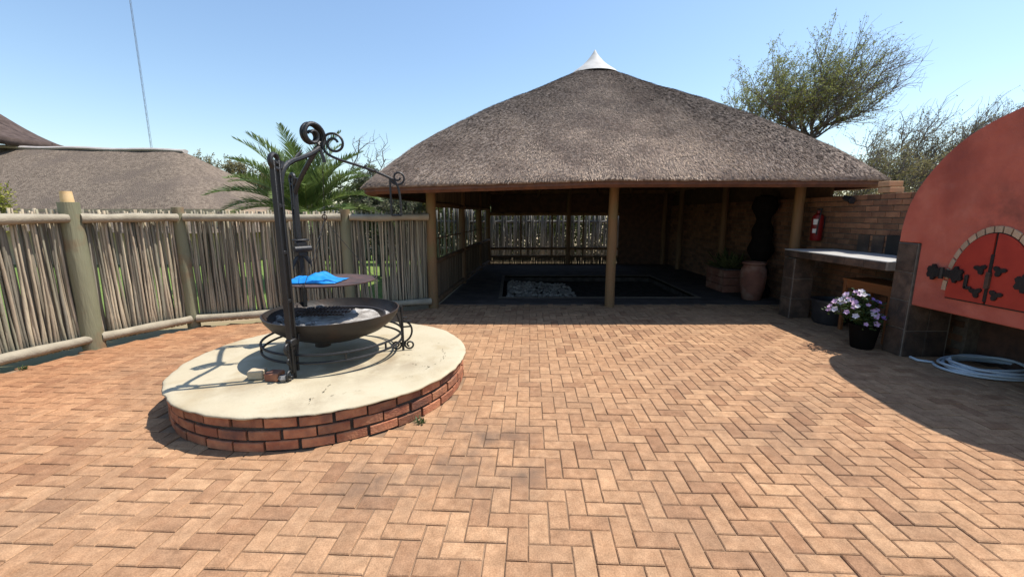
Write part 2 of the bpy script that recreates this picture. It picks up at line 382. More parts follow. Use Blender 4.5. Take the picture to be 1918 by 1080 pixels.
M['bark'] = mat('grey_bark', (0.105, 0.088, 0.07), (0.06, 0.052, 0.042), scale=9, rough=0.95, bump=0.6, bscale=40)
M['twig'] = mat('grey_twig', (0.20, 0.17, 0.145), (0.13, 0.11, 0.095), scale=3, rough=0.95)
M['leaf_acacia'] = mat('acacia_leaf', (0.33, 0.35, 0.10), (0.22, 0.25, 0.07), scale=1.5, rough=0.7, rand='island', ramt=0.8, trans=0.3, spec=0.2)
M['leaf_dry'] = mat('dry_olive_leaf', (0.27, 0.24, 0.11), (0.18, 0.17, 0.075), scale=1.2, rough=0.8, rand='island', ramt=0.8, trans=0.3, spec=0.2)
M['leaf_bush'] = mat('bush_leaf', (0.11, 0.12, 0.045), (0.07, 0.085, 0.03), scale=1.2, rough=0.8, rand='island', ramt=0.8, trans=0.3, spec=0.2)
M['leaf_yellow'] = mat('yellow_green_leaf', (0.36, 0.34, 0.07), (0.25, 0.25, 0.05), scale=1.5, rough=0.7, rand='island', ramt=0.7, trans=0.35, spec=0.2)
M['leaf_grey'] = mat('grey_green_leaf', (0.22, 0.235, 0.15), (0.14, 0.155, 0.09), scale=1.2, rough=0.8, rand='island', ramt=0.8, trans=0.3, spec=0.2)
M['palm_leaf'] = mat('palm_leaflet', (0.175, 0.235, 0.07), (0.105, 0.16, 0.046), scale=1.6, rough=0.45, rand='island', ramt=0.8, trans=0.25, spec=0.5)
M['palm_rib'] = mat('palm_rib', (0.20, 0.22, 0.07), (0.15, 0.17, 0.055), scale=3, rough=0.6)
M['flower_leaf'] = mat('petunia_leaf', (0.06, 0.10, 0.025), (0.035, 0.065, 0.018), scale=8, rough=0.6, rand='island', trans=0.25)
M['petal_purple'] = mat('purple_petal', (0.44, 0.26, 0.68), (0.34, 0.18, 0.58), scale=30, rough=0.6, trans=0.3)
M['petal_pink'] = mat('pink_petal', (0.72, 0.48, 0.68), (0.64, 0.38, 0.60), scale=30, rough=0.6, trans=0.3)
M['petal_white'] = mat('white_petal', (0.78, 0.72, 0.76), (0.70, 0.62, 0.68), scale=30, rough=0.6, trans=0.3)
M['mast'] = mat('galvanised_mast', (0.16, 0.165, 0.18), (0.12, 0.125, 0.135), scale=6, rough=0.6)
M['houseroof'] = mat('old_house_thatch', (0.235, 0.185, 0.142), (0.135, 0.105, 0.082), scale=9, rough=1, bump=0.8, bscale=30, c3=(0.15, 0.118, 0.095), s3=0.9, spec=0.05, detail=8, dist=0.06)
M['plasterwall'] = mat('beige_house_wall', (0.50, 0.36, 0.25), (0.44, 0.31, 0.21), scale=2, rough=0.9)

# ------------------------------------------------------------------ ground and paving
hx0, hx1, hy0, hy1 = -0.25, 3.80, 8.27, 11.35        # opening for the sunken pit
gv = [(x, y, -0.06) for y in (-900, hy0, hy1, 1800) for x in (-900, hx0, hx1, 900)]
gf = [(j * 4 + i, j * 4 + i + 1, j * 4 + i + 5, j * 4 + i + 4) for j in range(3) for i in range(3) if not (i == 1 and j == 1)]
g = MB().add(gv, gf).build('ground', M['ground'])
tag(g, 'dry sandy ground around the paved yard', 'ground', kind='structure')
FENCE = [(-6.15, 1.2), (-5.82, 3.15), (-5.27, 5.05), (-4.78, 6.08), (-2.70, 6.82), (-1.42, 7.40)]
lawn_poly = [(-7.3, 1.2), (-7.0, 3.4), (-6.4, 5.5), (-5.7, 7.0), (-3.2, 7.9), (-2.3, 8.3), (-1.9, 15.0), (-1.8, 17.5), (-22, 17.5), (-22, 1.2)]
lw = MB().add([(x, y, -0.035) for x, y in lawn_poly], [tuple(range(len(lawn_poly)))]).build('lawn', M['lawn'])
tag(lw, 'green lawn beyond the stick fence', 'lawn', kind='structure')

PIT = (-0.2, 3.75, 8.32, 11.3)
PLC = (-1.8, 4.0); PLR = 1.30
yard = [(-6.1, -1.6), (-6.05, 1.2), (-5.72, 3.15), (-5.17, 5.05), (-4.70, 6.03), (-2.68, 6.76), (-1.38, 7.36), (-0.95, 14.3), (5.295, 14.3), (5.295, -1.6)]
def inside(x, y, poly):
    r = False; n = len(poly)
    for i in range(n):
        x1, y1 = poly[i]; x2, y2 = poly[(i + 1) % n]
        if (y1 > y) != (y2 > y) and x < (x2 - x1) * (y - y1) / (y2 - y1) + x1: r = not r
    return r
# bed with a hole for the pit: strips
bedm = MB()
def zq(x0, x1, y0, y1, z): bedm.add([(x0, y0, z), (x1, y0, z), (x1, y1, z), (x0, y1, z)], [(0, 1, 2, 3)])
zb = -0.009
bedm.add([(x, y, zb) for x, y in [(-6.1, -1.6), (5.298, -1.6), (5.298, 8.32), (-1.3, 8.32), (-1.38, 7.36), (-2.68, 6.76), (-4.70, 6.03), (-5.17, 5.05), (-5.72, 3.15), (-6.05, 1.2)]], [tuple(range(10))])
bedm.add([(-1.3, 8.32, zb), (PIT[0], 8.32, zb), (PIT[0], 14.3, zb), (-0.95, 14.3, zb)], [(0, 1, 2, 3)])
zq(PIT[1], 5.298, 8.32, 14.3, zb); zq(PIT[0], PIT[1], PIT[3], 14.3, zb)
paving = bedm.build('paving', M['bed'])
tag(paving, 'herringbone clay brick paving of the yard', 'paving', kind='structure')

W = 0.11; GAP = 0.0065; PA = R(-2.5)
ca, sa = math.cos(PA), math.sin(PA)
bricks = []
for i in range(-80, 81):
    for j in range(-30, 150):
        d = (i - j) % 4
        if d == 0: cx, cy, rot = (i + 1) * W, (j + 0.5) * W, 0
        elif d == 3: cx, cy, rot = (i + 0.5) * W, (j + 1) * W, 1
        else: continue
        x, y = cx * ca - cy * sa, cx * sa + cy * ca
        if not inside(x, y, yard): continue
        if hyp(x - PLC[0], y - PLC[1]) < PLR - 0.03: continue
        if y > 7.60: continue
        if PIT[0] - 0.05 < x < PIT[1] + 0.05 and PIT[2] - 0.06 < y < PIT[3] + 0.05: continue
        p = project(x, y, 0)
        size = 0
        if p and -20 < p[0] < 1938 and p[1] < 1095: size = 1.0 / (p[2] ** 3) * (1 + 0.0)
        bricks.append((size, x, y, rot))
bricks.sort(key=lambda b: -b[0])
def paver_shape(L_, Wd, H_=0.05, b=0.005):
    hx, hy = L_ / 2, Wd / 2
    vs = [(-hx, -hy, -H_), (hx, -hy, -H_), (hx, hy, -H_), (-hx, hy, -H_),
          (-hx, -hy, -b), (hx, -hy, -b), (hx, hy, -b), (-hx, hy, -b),
          (-hx + b, -hy + b, 0), (hx - b, -hy + b, 0), (hx - b, hy - b, 0), (-hx + b, hy - b, 0)]
    fs = [(8, 9, 10, 11)]
    for k in range(4):
        k2 = (k + 1) % 4
        fs += [(4 + k, 4 + k2, 8 + k2, 8 + k), (k, k2, 4 + k2, 4 + k)]
    return vs, fs
PV, PF = paver_shape(2 * W - GAP, W - GAP)
pm = MB().add(PV, PF).mesh('paver', M['paver'])
far = MB()
for n, (size, x, y, rot) in enumerate(bricks):
    a = PA + (math.pi / 2 if rot else 0) + rnd(-0.012, 0.012)
    dz = rnd(-0.003, 0.002); tx, ty = rnd(-0.013, 0.013), rnd(-0.008, 0.008)
    x += rnd(-0.0012, 0.0012); y += rnd(-0.0012, 0.0012)
    if n < 300:
        o = link_obj('paver', pm, paving)
        o.location = (x, y, dz); o.rotation_euler = (tx, ty, a)
    else:
        c2, s2 = math.cos(a), math.sin(a)
        far.add([(x + vx * c2 - vy * s2, y + vx * s2 + vy * c2, vz + dz + (vx * ty - vy * tx)) for vx, vy, vz in PV], PF)
fo = far.build('pavers_beyond', M['paver_far'], paving, fix=False)
fo['kind'] = 'stuff'

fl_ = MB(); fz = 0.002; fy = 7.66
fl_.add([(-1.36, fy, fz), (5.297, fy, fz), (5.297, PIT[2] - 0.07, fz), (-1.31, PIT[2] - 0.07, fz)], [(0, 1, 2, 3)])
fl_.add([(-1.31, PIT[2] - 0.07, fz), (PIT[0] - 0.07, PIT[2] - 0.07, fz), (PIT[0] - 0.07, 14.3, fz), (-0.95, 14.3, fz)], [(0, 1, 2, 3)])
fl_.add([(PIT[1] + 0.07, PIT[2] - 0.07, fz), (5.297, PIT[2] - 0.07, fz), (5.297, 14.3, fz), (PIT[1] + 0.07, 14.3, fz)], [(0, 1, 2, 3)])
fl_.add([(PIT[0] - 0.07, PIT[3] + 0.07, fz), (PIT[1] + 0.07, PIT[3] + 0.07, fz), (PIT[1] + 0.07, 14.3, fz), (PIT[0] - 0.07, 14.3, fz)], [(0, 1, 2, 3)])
fo_ = fl_.build('pavilion_floor', M['shadecement'])
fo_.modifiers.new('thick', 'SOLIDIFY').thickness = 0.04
tag(fo_, 'cement floor under the thatched roof, darkened in place of shade', 'floor', kind='structure')
# sunken pit under the roof
pit = MB()
x0, x1, y0, y1 = PIT; zp = -0.15
pit.add([(x0, y0, zp), (x1, y0, zp), (x1, y1, zp), (x0, y1, zp)], [(0, 1, 2, 3)])
pit.add([(x0, y0, zp), (x1, y0, zp), (x1, y1, zp), (x0, y1, zp), (x0, y0, 0.004), (x1, y0, 0.004), (x1, y1, 0.004), (x0, y1, 0.004)], [(0, 1, 5, 4), (1, 2, 6, 5), (2, 3, 7, 6), (3, 0, 4, 7)])
po = pit.build('sunken_pit', M['sand'])
tag(po, 'sunken rectangular pit in the pavilion floor', 'pit', kind='structure')
kerb = MB()
kerb.box(((x0 + x1) / 2, y0 - 0.035, -0.01), (x1 - x0 + 0.14, 0.07, 0.05)); kerb.box(((x0 + x1) / 2, y1 + 0.035, -0.01), (x1 - x0 + 0.14, 0.07, 0.05))
kerb.box((x0 - 0.035, (y0 + y1) / 2, -0.01), (0.07, y1 - y0, 0.05)); kerb.box((x1 + 0.035, (y0 + y1) / 2, -0.01), (0.07, y1 - y0, 0.05))
kerb.build('kerb', M['mortar'], po)
peb = MB()
def blob(mb, c, r, sq=0.6):
    vs = []; fs = []
    ph = rnd(0, 6)
    for (zz, rr) in ((-0.8, 0.55), (0.0, 1.0), (0.75, 0.6)):
        for k in range(6):
            a = ph + k * math.pi / 3
            q = r * rr * rnd(0.85, 1.15)
            vs.append((c[0] + q * math.cos(a), c[1] + q * math.sin(a), c[2] + zz * r * sq))
    for i in range(2):
        for k in range(6): fs.append((i * 6 + k, i * 6 + (k + 1) % 6, i * 6 + 6 + (k + 1) % 6, i * 6 + 6 + k))
    fs += [tuple(range(12, 18)), tuple(range(5, -1, -1))]
    mb.add(vs, fs)
for k in range(900):
    u = random.random() ** 1.6
    blob(peb, (x0 + 0.12 + u * 1.5, y0 + 0.12 + random.random() * 2.3, zp + 0.02 + rnd(0, 0.11) * (1 - u)), rnd(0.025, 0.055))
pb = peb.build('pebbles', M['pebble']); tag(pb, 'heap of grey pebbles in the sunken pit', 'pebbles', kind='stuff')

# ------------------------------------------------------------------ round plinth
PT = 0.28
pl = empty('round_plinth', 'round red brick plinth with cream cement top under the braai', 'plinth')
pl.location = (PLC[0], PLC[1], 0)
core = MB().lathe((0, 0, 0), [(PLR - 0.022, -0.03), (PLR - 0.022, 0.262)], n=96, close=True).build('mortar_core', M['mortar_dark'], pl)
# brick courses
nb = 35; cbh = 0.0695; pitch = 0.0865
L_ = 2 * math.pi * PLR / nb
def plinth_brick():
    mb = MB(); seg = 4; half = (L_ - 0.019) / 2 / PLR; b = 0.005
    vs = []; fs = []
    for s_ in range(seg + 1):
        a = -half + 2 * half * s_ / seg
        for (r, z) in ((PLR - 0.08, 0), (PLR - b, 0), (PLR, b), (PLR, cbh - b), (PLR - b, cbh), (PLR - 0.08, cbh)):
            aa = a
            vs.append((r * math.cos(aa), r * math.sin(aa), z))
    for s_ in range(seg):
        for k in range(6):
            k2 = (k + 1) % 6
            fs.append((s_ * 6 + k, (s_ + 1) * 6 + k, (s_ + 1) * 6 + k2, s_ * 6 + k2))
    fs.append(tuple(range(6))); fs.append(tuple(seg * 6 + k for k in range(5, -1, -1)))
    mb.add(vs, fs)
    import bmesh
    me = mb.mesh('brick', M['brick_red'])
    bm = bmesh.new(); bm.from_mesh(me); bmesh.ops.recalc_face_normals(bm, faces=bm.faces); bm.to_mesh(me); bm.free()
    return me
pbm = plinth_brick()
for c_ in range(3):
    for k in range(nb):
        o = link_obj('brick', pbm, pl)
        o.rotation_euler = (rnd(-0.006, 0.006), rnd(-0.006, 0.006), 2 * math.pi * (k + (0.5 if c_ % 2 else 0) + rnd(-0.03, 0.03)) / nb)
        o.location = (0, 0, 0.003 + c_ * pitch + rnd(-0.002, 0.002)); rs = rnd(0.996, 1.004); o.scale = (rs, rs, 1)
# cement top: slightly uneven disc with ragged rolled edge
top = MB(); n = 160; rings = [0.0, 0.3, 0.6, 0.9, 1.1, 1.2, 1.26, 1.295, 1.315, 1.325, 1.318, 1.27]
vs = []; fs = []
for i, r in enumerate(rings):
    for k in range(n):
        a = 2 * math.pi * k / n
        e = noise.noise(Vector((math.cos(a) * 4, math.sin(a) * 4, 3.3))) * 0.012 + noise.noise(Vector((math.cos(a) * 14, math.sin(a) * 14, 1.3))) * 0.012 + noise.noise(Vector((math.cos(a) * 40, math.sin(a) * 40, 1.3))) * 0.006
        rr = r + (e if r > 1.15 else 0)
        z = PT + noise.noise(Vector((rr * math.cos(a) * 2.2, rr * math.sin(a) * 2.2, 0))) * 0.004
        if i == 7: z -= 0.002
        if i == 8: z -= 0.007
        if i == 9: z -= 0.016
        if i == 10: z = 0.257 - e * 0.6
        if i == 11: z = 0.256
        vs.append((rr * math.cos(a), rr * math.sin(a), z))
for i in range(len(rings) - 1):
    for k in range(n):
        k2 = (k + 1) % n
        fs.append((i * n + k, i * n + k2, (i + 1) * n + k2, (i + 1) * n + k))
top.add(vs, fs)
to = top.build('cement_top', M['screed'], pl, smooth=True)
# cracks and dirt marks as thin raised flakes
ck = MB()
def crack(pts, w):
    for (a, b) in zip(pts[:-1], pts[1:]):
        for s_ in range(5):
            t = s_ / 5
            p = Vector((a[0] + (b[0] - a[0]) * t + rnd(-.012, .012), a[1] + (b[1] - a[1]) * t + rnd(-.012, .012), PT + 0.0045))
            if random.random() < 0.35: continue
            q = p + Vector((b[0] - a[0], b[1] - a[1], 0)) * 0.2 * rnd(0.3, 1.0)
            d = Vector((-(q - p).y, (q - p).x, 0)).normalized() * w * rnd(0.2, 0.9)
            ck.add([p - d, q - d * 0.5, q + d * 0.5, p + d], [(0, 1, 2, 3)])
cc = lambda x, y: (x - PLC[0], y - PLC[1])
crack([cc(-1.50, 3.22), cc(-1.48, 3.10), cc(-1.52, 2.98), cc(-1.50, 2.86)], 0.010)
crack([cc(-1.40, 3.02), cc(-1.28, 3.08), cc(-1.14, 3.13)], 0.005)
crack([cc(-0.95, 3.72), cc(-0.85, 3.66), cc(-0.72, 3.62)], 0.006)
crack([cc(-0.72, 4.15), cc(-0.66, 3.95), cc(-0.68, 3.75), cc(-0.78, 3.55)], 0.005)
crack([cc(-0.82, 4.36), cc(-0.79, 4.34)], 0.014)
crack([cc(-0.95, 3.35), cc(-0.85, 3.42)], 0.005)
crack([cc(-1.12, 4.0), cc(-0.98, 3.92), cc(-0.9, 3.95)], 0.004)
ck.build('crack', M['crack'], pl)

# ------------------------------------------------------------------ braai stand
BC = Vector((-1.77, 4.03, 0))
A = Vector((-1.85, 3.37, PT)); B = Vector((-2.26, 4.42, PT)); C = Vector((-1.12, 4.12, PT)); J = Vector((-1.75, 3.95, 2.27))
br = empty('braai_stand', 'black wrought iron braai stand with scrolled arm on the round plinth', 'braai')
br.location = (BC.x, BC.y, PT)
def bl(p): p = Vector(p); return p - Vector((BC.x, BC.y, PT))
def ipart(name, mb, m=None, smooth=True):
    o = mb.build(name, m or M['iron'], None)
    o.data.transform(Matrix.Translation(-Vector((BC.x, BC.y, PT))))
    o.parent = br
    if smooth: smooth_angle(o, 40)
    return o
def spiral(c, r0, r1, turns, a0, ex, ey, n=40):
    ex = Vector(ex).normalized(); ey = Vector(ey).normalized(); out = []
    for i in range(n + 1):
        t = i / n; r = r0 + (r1 - r0) * t; a = a0 + turns * 2 * math.pi * t
        out.append(Vector(c) + ex * math.cos(a) * r + ey * math.sin(a) * r)
    return out
def bez(p0, p1, p2, p3, n=14):
    p0, p1, p2, p3 = map(Vector, (p0, p1, p2, p3))
    return [p0 * (1 - t) ** 3 + p1 * 3 * t * (1 - t) ** 2 + p2 * 3 * t * t * (1 - t) + p3 * t ** 3 for t in [i / n for i in range(n + 1)]]
# fire bowl
RZ = 0.72; RB = 0.625
prof = [(0.0, 0.44), (0.12, 0.442), (0.30, 0.47), (0.46, 0.535), (0.56, 0.61), (0.612, 0.68), (RB, RZ), (RB + 0.004, RZ + 0.006), (RB - 0.008, RZ + 0.008), (RB - 0.012, RZ),
        (0.598, 0.685), (0.545, 0.625), (0.44, 0.555), (0.28, 0.50), (0.0, 0.485)]
bowl = ipart('fire_bowl', MB().lathe((BC.x, BC.y, 0), prof, n=96), M['bowl'])
st = MB().lathe((BC.x - 0.12, BC.y - 0.02, 0), [(0.075, 0.365), (0.075, 0.50)], n=24, close=True)
ob = ipart('ash_outlet', st, M['bowl'])
# inner liner ring, ash bed, grate
lin = MB().lathe((BC.x + 0.02, BC.y, 0), [(0.43, 0.585), (0.455, 0.66), (0.475, 0.665), (0.47, 0.60)], n=72)
ipart('liner_ring', lin, M['bowl'])
ash = MB(); vs = [(BC.x, BC.y, 0.645)]; fs = []
nr, nk = 16, 56
for i in range(1, nr + 1):
    for k in range(nk):
        a = 2 * math.pi * k / nk; r = 0.435 * i / nr
        x, y = BC.x + 0.02 + r * math.cos(a), BC.y + r * math.sin(a)
        z = 0.648 + 0.022 * noise.noise(Vector((x * 7, y * 7, 2))) + 0.014 * noise.noise(Vector((x * 19, y * 19, 5)))
        if i == nr: z = 0.605
        vs.append((x, y, z))
for k in range(nk): fs.append((0, 1 + k, 1 + (k + 1) % nk))
for i in range(nr - 1):
    for k in range(nk): fs.append((1 + i * nk + k, 1 + (i + 1) * nk + k, 1 + (i + 1) * nk + (k + 1) % nk, 1 + i * nk + (k + 1) % nk))
ash.add(vs, fs); ipart('ash_bed', ash, M['ash'])
outer_ash = MB().lathe((BC.x, BC.y, 0), [(0.478, 0.60), (0.53, 0.622), (0.55, 0.632)], n=60)
ipart('ash_rim', outer_ash, M['ash'])
gr = MB()
gc = Vector((BC.x - 0.14, BC.y + 0.10, 0.690))
for k in range(15):
    x = -0.25 + k * 0.036; h = math.sqrt(max(0.0, 0.29 ** 2 - x * x)) * 0.75
    gr.tube([gc + Vector((x, -h, 0)), gc + Vector((x, h, 0))], 0.006, n=5)
for yy in (-0.14, 0.0, 0.14):
    gr.tube([gc + Vector((-0.26, yy, -0.008)), gc + Vector((0.26, yy, -0.008))], 0.006, n=5)
ipart('grill_grate', gr, M['grate'])
chm = MB()
for k in range(60):
    a = rnd(2.2, 4.6); r = rnd(0.30, 0.56)
    blob(chm, (BC.x + r * math.cos(a), BC.y + r * math.sin(a), 0.655 + rnd(0, 0.02)), rnd(0.014, 0.034))
o = ipart('charcoal', chm, M['stone']); o['kind'] = 'stuff'
# rings
for z in (0.475, 0.405):
    r_ = MB(); pts = [(BC.x + 0.645 * math.cos(2 * math.pi * k / 72), BC.y + 0.645 * math.sin(2 * math.pi * k / 72), z) for k in range(73)]
    r_.tube(pts, 0.0115, n=8, caps=False); ipart('base_ring', r_)
for a in (150, 215, 300, 335, 60, 95):
    p = (BC.x + 0.645 * math.cos(R(a)), BC.y + 0.645 * math.sin(R(a)))
    ipart('ring_strut', MB().tube([(p[0], p[1], 0.405), (p[0], p[1], 0.475)], 0.010, n=6))
# supports from ring to bowl
for a in (20, 140, 265):
    c_, s_ = math.cos(R(a)), math.sin(R(a))
    ipart('bowl_bracket', MB().tube([(BC.x + 0.645 * c_, BC.y + 0.645 * s_, 0.475), (BC.x + 0.60 * c_, BC.y + 0.60 * s_, 0.655)], 0.011, n=6))
# uprights A and B: two flat bars with spacers
def radial(P): d = Vector((P.x - BC.x, P.y - BC.y, 0)).normalized(); return d, Vector((-d.y, d.x, 0))
for P, hgt in ((A, 2.07), (B, 2.02)):
    d, t = radial(P)
    for sgn in (-1, 1):
        bar = MB()
        top_p = Vector((P.x, P.y, hgt)); 
        off = d * 0.030 * sgn
        bar.box(((P.x + off.x), (P.y + off.y), (PT + 0.06 + hgt) / 2), (0.022, 0.044, hgt - PT - 0.06), rz=math.atan2(d.y, d.x), bevel=0.003)
        ipart('upright_bar', bar)
    for z in (0.55, 0.95, 1.35, 1.72):
        ipart('spacer', MB().box((P.x, P.y, z), (0.062, 0.034, 0.030), rz=math.atan2(d.y, d.x), bevel=0.004))
    # rolled top
    sp = spiral(Vector((P.x, P.y, hgt)) , 0.075, 0.014, 1.45, math.pi, d, (0, 0, 1), 30)
    ipart('rolled_top', MB().tube(sp, [0.024 - 0.008 * i / 30 for i in range(31)], n=8, flat=0.9))
    # foot: splayed brace and scroll
    out = P + d * 0.10
    ipart('foot_brace', MB().tube(bez(P + Vector((0, 0, 0.33)) + d * 0.035, P + d * 0.10 + Vector((0, 0, 0.26)), P + d * 0.02 + Vector((0, 0, 0.1)), P + d * 0.03 + Vector((0, 0, 0.012))), 0.011, n=6))
    ipart('foot_bar', MB().tube([P + Vector((0, 0, 0.36)) - d * 0.03, P + d * 0.0 + Vector((0, 0, 0.006))], 0.013, n=6))
    ipart('foot_scroll', MB().tube(spiral(P + d * 0.06 + Vector((0, 0, 0.05)), 0.05, 0.014, 1.25, -math.pi / 2, d, (0, 0, 1), 26), 0.009, n=6))
    ipart('leg_scroll', MB().tube(spiral(P + d * 0.055 + Vector((0, 0, 0.28)), 0.05, 0.016, 1.2, -math.pi / 2, d, (0, 0, 1), 26), 0.010, n=6))
    ipart('collar', MB().box((P.x, P.y, 0.60), (0.10, 0.06, 0.06), rz=math.atan2(d.y, d.x), bevel=0.008))
    ipart('leg_scroll', MB().tube(spiral(P + d * 0.055 + Vector((0, 0, 0.17)), 0.038, 0.012, 1.2, math.pi / 2, d, (0, 0, 1), 26), 0.009, n=6))
# leg C: bar with two floor scrolls and bowed bracket
d, t = radial(C)
ipart('leg_bar', MB().tube([C + Vector((0, 0, 0.004)), C + Vector((0, 0, 0.46))], 0.013, n=8))
for sg in (-1, 1):
    fc = C + d * sg * 0.066 + Vector((0, 0, 0.058))
    sp = spiral(fc, 0.018, 0.050, 1.30, math.radians(100), d * sg, (0, 0, -1), 30)
    ipart('foot_scroll', MB().tube(sp + bez(sp[-1], sp[-1] + (sp[-1] - sp[-2]).normalized() * 0.02, C + d * sg * 0.02 + Vector((0, 0, 0.02)), C + Vector((0, 0, 0.05)), 6)[1:], 0.0095, n=6))
ipart('leg_scroll', MB().tube(bez(C + Vector((0, 0, 0.08)), C + d * 0.12 + Vector((0, 0, 0.12)), C + d * 0.12 + Vector((0, 0, 0.28)), C + d * 0.03 + Vector((0, 0, 0.30))), 0.010, n=6))
for z in (0.30, 0.245, 0.34):
    ipart('leg_crossbar', MB().tube([C + Vector((0, 0, z)), C + d * (0.095 if z < 0.32 else 0.05) + Vector((0, 0, z + 0.004))], 0.009, n=6))
# head: arms from A and B to the joint
dA, _ = radial(A); dB, _ = radial(B)
ta = A + Vector((0, 0, 2.00 - PT)) - dA * 0.04
ipart('top_arm', MB().tube(bez(ta - Vector((0, 0, 0.2)), ta + Vector((0, 0, 0.16)), J + Vector((-0.06, -0.30, -0.22)), J + Vector((0, 0, -0.02)), 20), [0.021] * 21, n=8))
tb = B + Vector((0, 0, 1.95 - PT)) - dB * 0.03
ipart('top_arm', MB().tube(bez(tb - Vector((0, 0, 0.08)), tb + (J - tb) * 0.15, tb + (J - tb) * 0.7, J + Vector((0.01, 0, 0.02)), 16), 0.022, n=8))
ipart('top_arm', MB().tube(bez(J + Vector((0, 0, -0.01)), J + Vector((0.02, -0.02, -0.06)), J + Vector((0.04, -0.02, -0.10)), J + Vector((0.045, -0.02, -0.15)), 8), 0.014, n=6))
ipart('leaf_ornament', MB().tube(bez(ta + (J - ta) * 0.3 + Vector((0, 0, -0.02)), ta + (J - ta) * 0.4 + Vector((0, 0, .02)), ta + (J - ta) * 0.48 + Vector((0, 0, 0.03)), ta + (J - ta) * 0.55 + Vector((0, 0, 0.045)), 8), [0.004, 0.01, 0.015, 0.018, 0.018, 0.016, 0.012, 0.008, 0.003], n=6, flat=0.4))
# big twin roll at the top left of the joint, in the A-B plane
ab = (J - A); ab.z = 0; ab.normalize()
ax = Vector((0.45, 0.89, 0))
for k_, off in enumerate((-0.022, 0.022)):
    side = Vector((0.89, -0.45, 0)) * off
    sp = spiral(J + Vector((-0.05, -0.03, 0.085)) + side, 0.125, 0.025, 1.6, -math.pi / 2 + 0.35, ax, (0, 0, 1), 44)
    ipart('head_scroll', MB().tube(sp, [0.022 - 0.009 * i / 44 for i in range(45)], n=8))
# long arm towards the hanging hook
E_ = Vector((-1.14, 4.08, 1.985))
ad = (E_ - J); ad.z = 0; ad.normalize()
sc = J + ad * 0.125 + Vector((0, 0, 0.02))
sp = spiral(sc, 0.035, 0.105, 1.55, R(20), ad, (0, 0, 1), 44)
# last point leaves the scroll towards the arm
end = sp[-1]
arm = sp + bez(end, end + (sp[-1] - sp[-2]).normalized() * 0.10, J + (E_ - J) * 0.55 + Vector((0, 0, 0.015)), E_, 14)[1:]
ipart('scroll_arm', MB().tube(arm, 0.0115, n=8))
for f in (0.62, 0.76):
    ipart('arm_knot', MB().tube([J + (E_ - J) * (f - 0.012) + Vector((0, 0, 0.004)), J + (E_ - J) * (f + 0.012) + Vector((0, 0, 0.004))], 0.018, n=8))
hk = bez(E_, E_ + ad * 0.06 + Vector((0, 0, -0.05)), E_ + ad * 0.07 + Vector((0, 0, -0.12)), E_ + ad * 0.07 + Vector((0, 0, -0.34)), 12)
ipart('hook_bar', MB().tube(hk, 0.0105, n=8))
hs = spiral(E_ + ad * 0.035 + Vector((0, 0, 0.005)), 0.018, 0.06, 1.35, R(40), ad, (0, 0, 1), 34)
hs2 = spiral(E_ + ad * 0.055 + Vector((0, 0, 0.015)), 0.016, 0.075, 1.5, -R(180), ad * -1, (0, 0, 1), 36)
hs2 = hs2 + [hs2[-1] + Vector((0, 0, -0.05 * i)) for i in range(1, 8)]
ipart('hook_scroll', MB().tube(hs2, 0.0095, n=8))
ipart('hook_crossbar', MB().tube([hk[-1], Vector((hs2[-1].x, hs2[-1].y, hk[-1].z))], 0.009, n=6))
# winch bracket with leaves on upright B
dB, tB = radial(B)
wb = B - dB * 0.055 + Vector((0, 0, 1.30 - PT))
ipart('winch_box', MB().box(wb, (0.07, 0.10, 0.15), rz=math.atan2(dB.y, dB.x), bevel=0.008))
ipart('winch_drum', MB().tube([wb - tB * 0.085 - dB * 0.03, wb + tB * 0.085 - dB * 0.03], 0.032, n=14))
ipart('winch_top', MB().box(wb + Vector((0, 0, 0.09)), (0.08, 0.14, 0.018), rz=math.atan2(dB.y, dB.x), bevel=0.004))
for sg in (-1, 1):
    ipart('leaf_ornament', MB().tube(bez(wb + Vector((0, 0, -0.05)), wb - tB * sg * 0.06 + Vector((0, 0, -0.10)), wb - tB * sg * 0.09 + Vector((0, 0, -0.14)), wb - tB * sg * 0.10 + Vector((0, 0, -0.21)), 8), [0.008, 0.014, 0.02, 0.024, 0.024, 0.02, 0.014, 0.008, 0.003], n=6, flat=0.4))
# hanging plate on thin chains
pc = Vector((-1.80, 4.10, 1.005)); RP = 0.42
hp = MB().lathe((pc.x, pc.y, pc.z), [(0, -0.010), (0.38, -0.009), (0.41, -0.002), (RP, 0.004), (RP, 0.010), (0.412, 0.008), (0.38, 0.0), (0, -0.002)], n=72)
ipart('hanging_plate', hp, M['rustplate'])
hk2 = Vector((-1.80, 4.05, 1.60))
for k in range(3):
    a = R(20 + 120 * k)
    ipart('hanging_wire', MB().tube([hk2, (pc.x + (RP - 0.01) * math.cos(a), pc.y + (RP - 0.01) * math.sin(a), pc.z + 0.01)], 0.0028, n=5))
    q = Vector((pc.x + (RP + 0.004) * math.cos(a), pc.y + (RP + 0.004) * math.sin(a), pc.z + 0.012))
    ipart('wire_eye', MB().tube(spiral(q, 0.014, 0.014, 1.0, 0, (math.cos(a), math.sin(a), 0), (0, 0, 1), 14), 0.004, n=5))
ipart('hanging_wire', MB().tube([J + Vector((0.02, 0, -0.12)), hk2], 0.0028, n=5))
ipart('wire_hook', MB().tube(spiral(hk2 + Vector((0, 0, 0.03)), 0.028, 0.016, 1.1, -math.pi / 2, (1, 0, 0), (0, 0, 1), 18), 0.006, n=6), M['grate'])

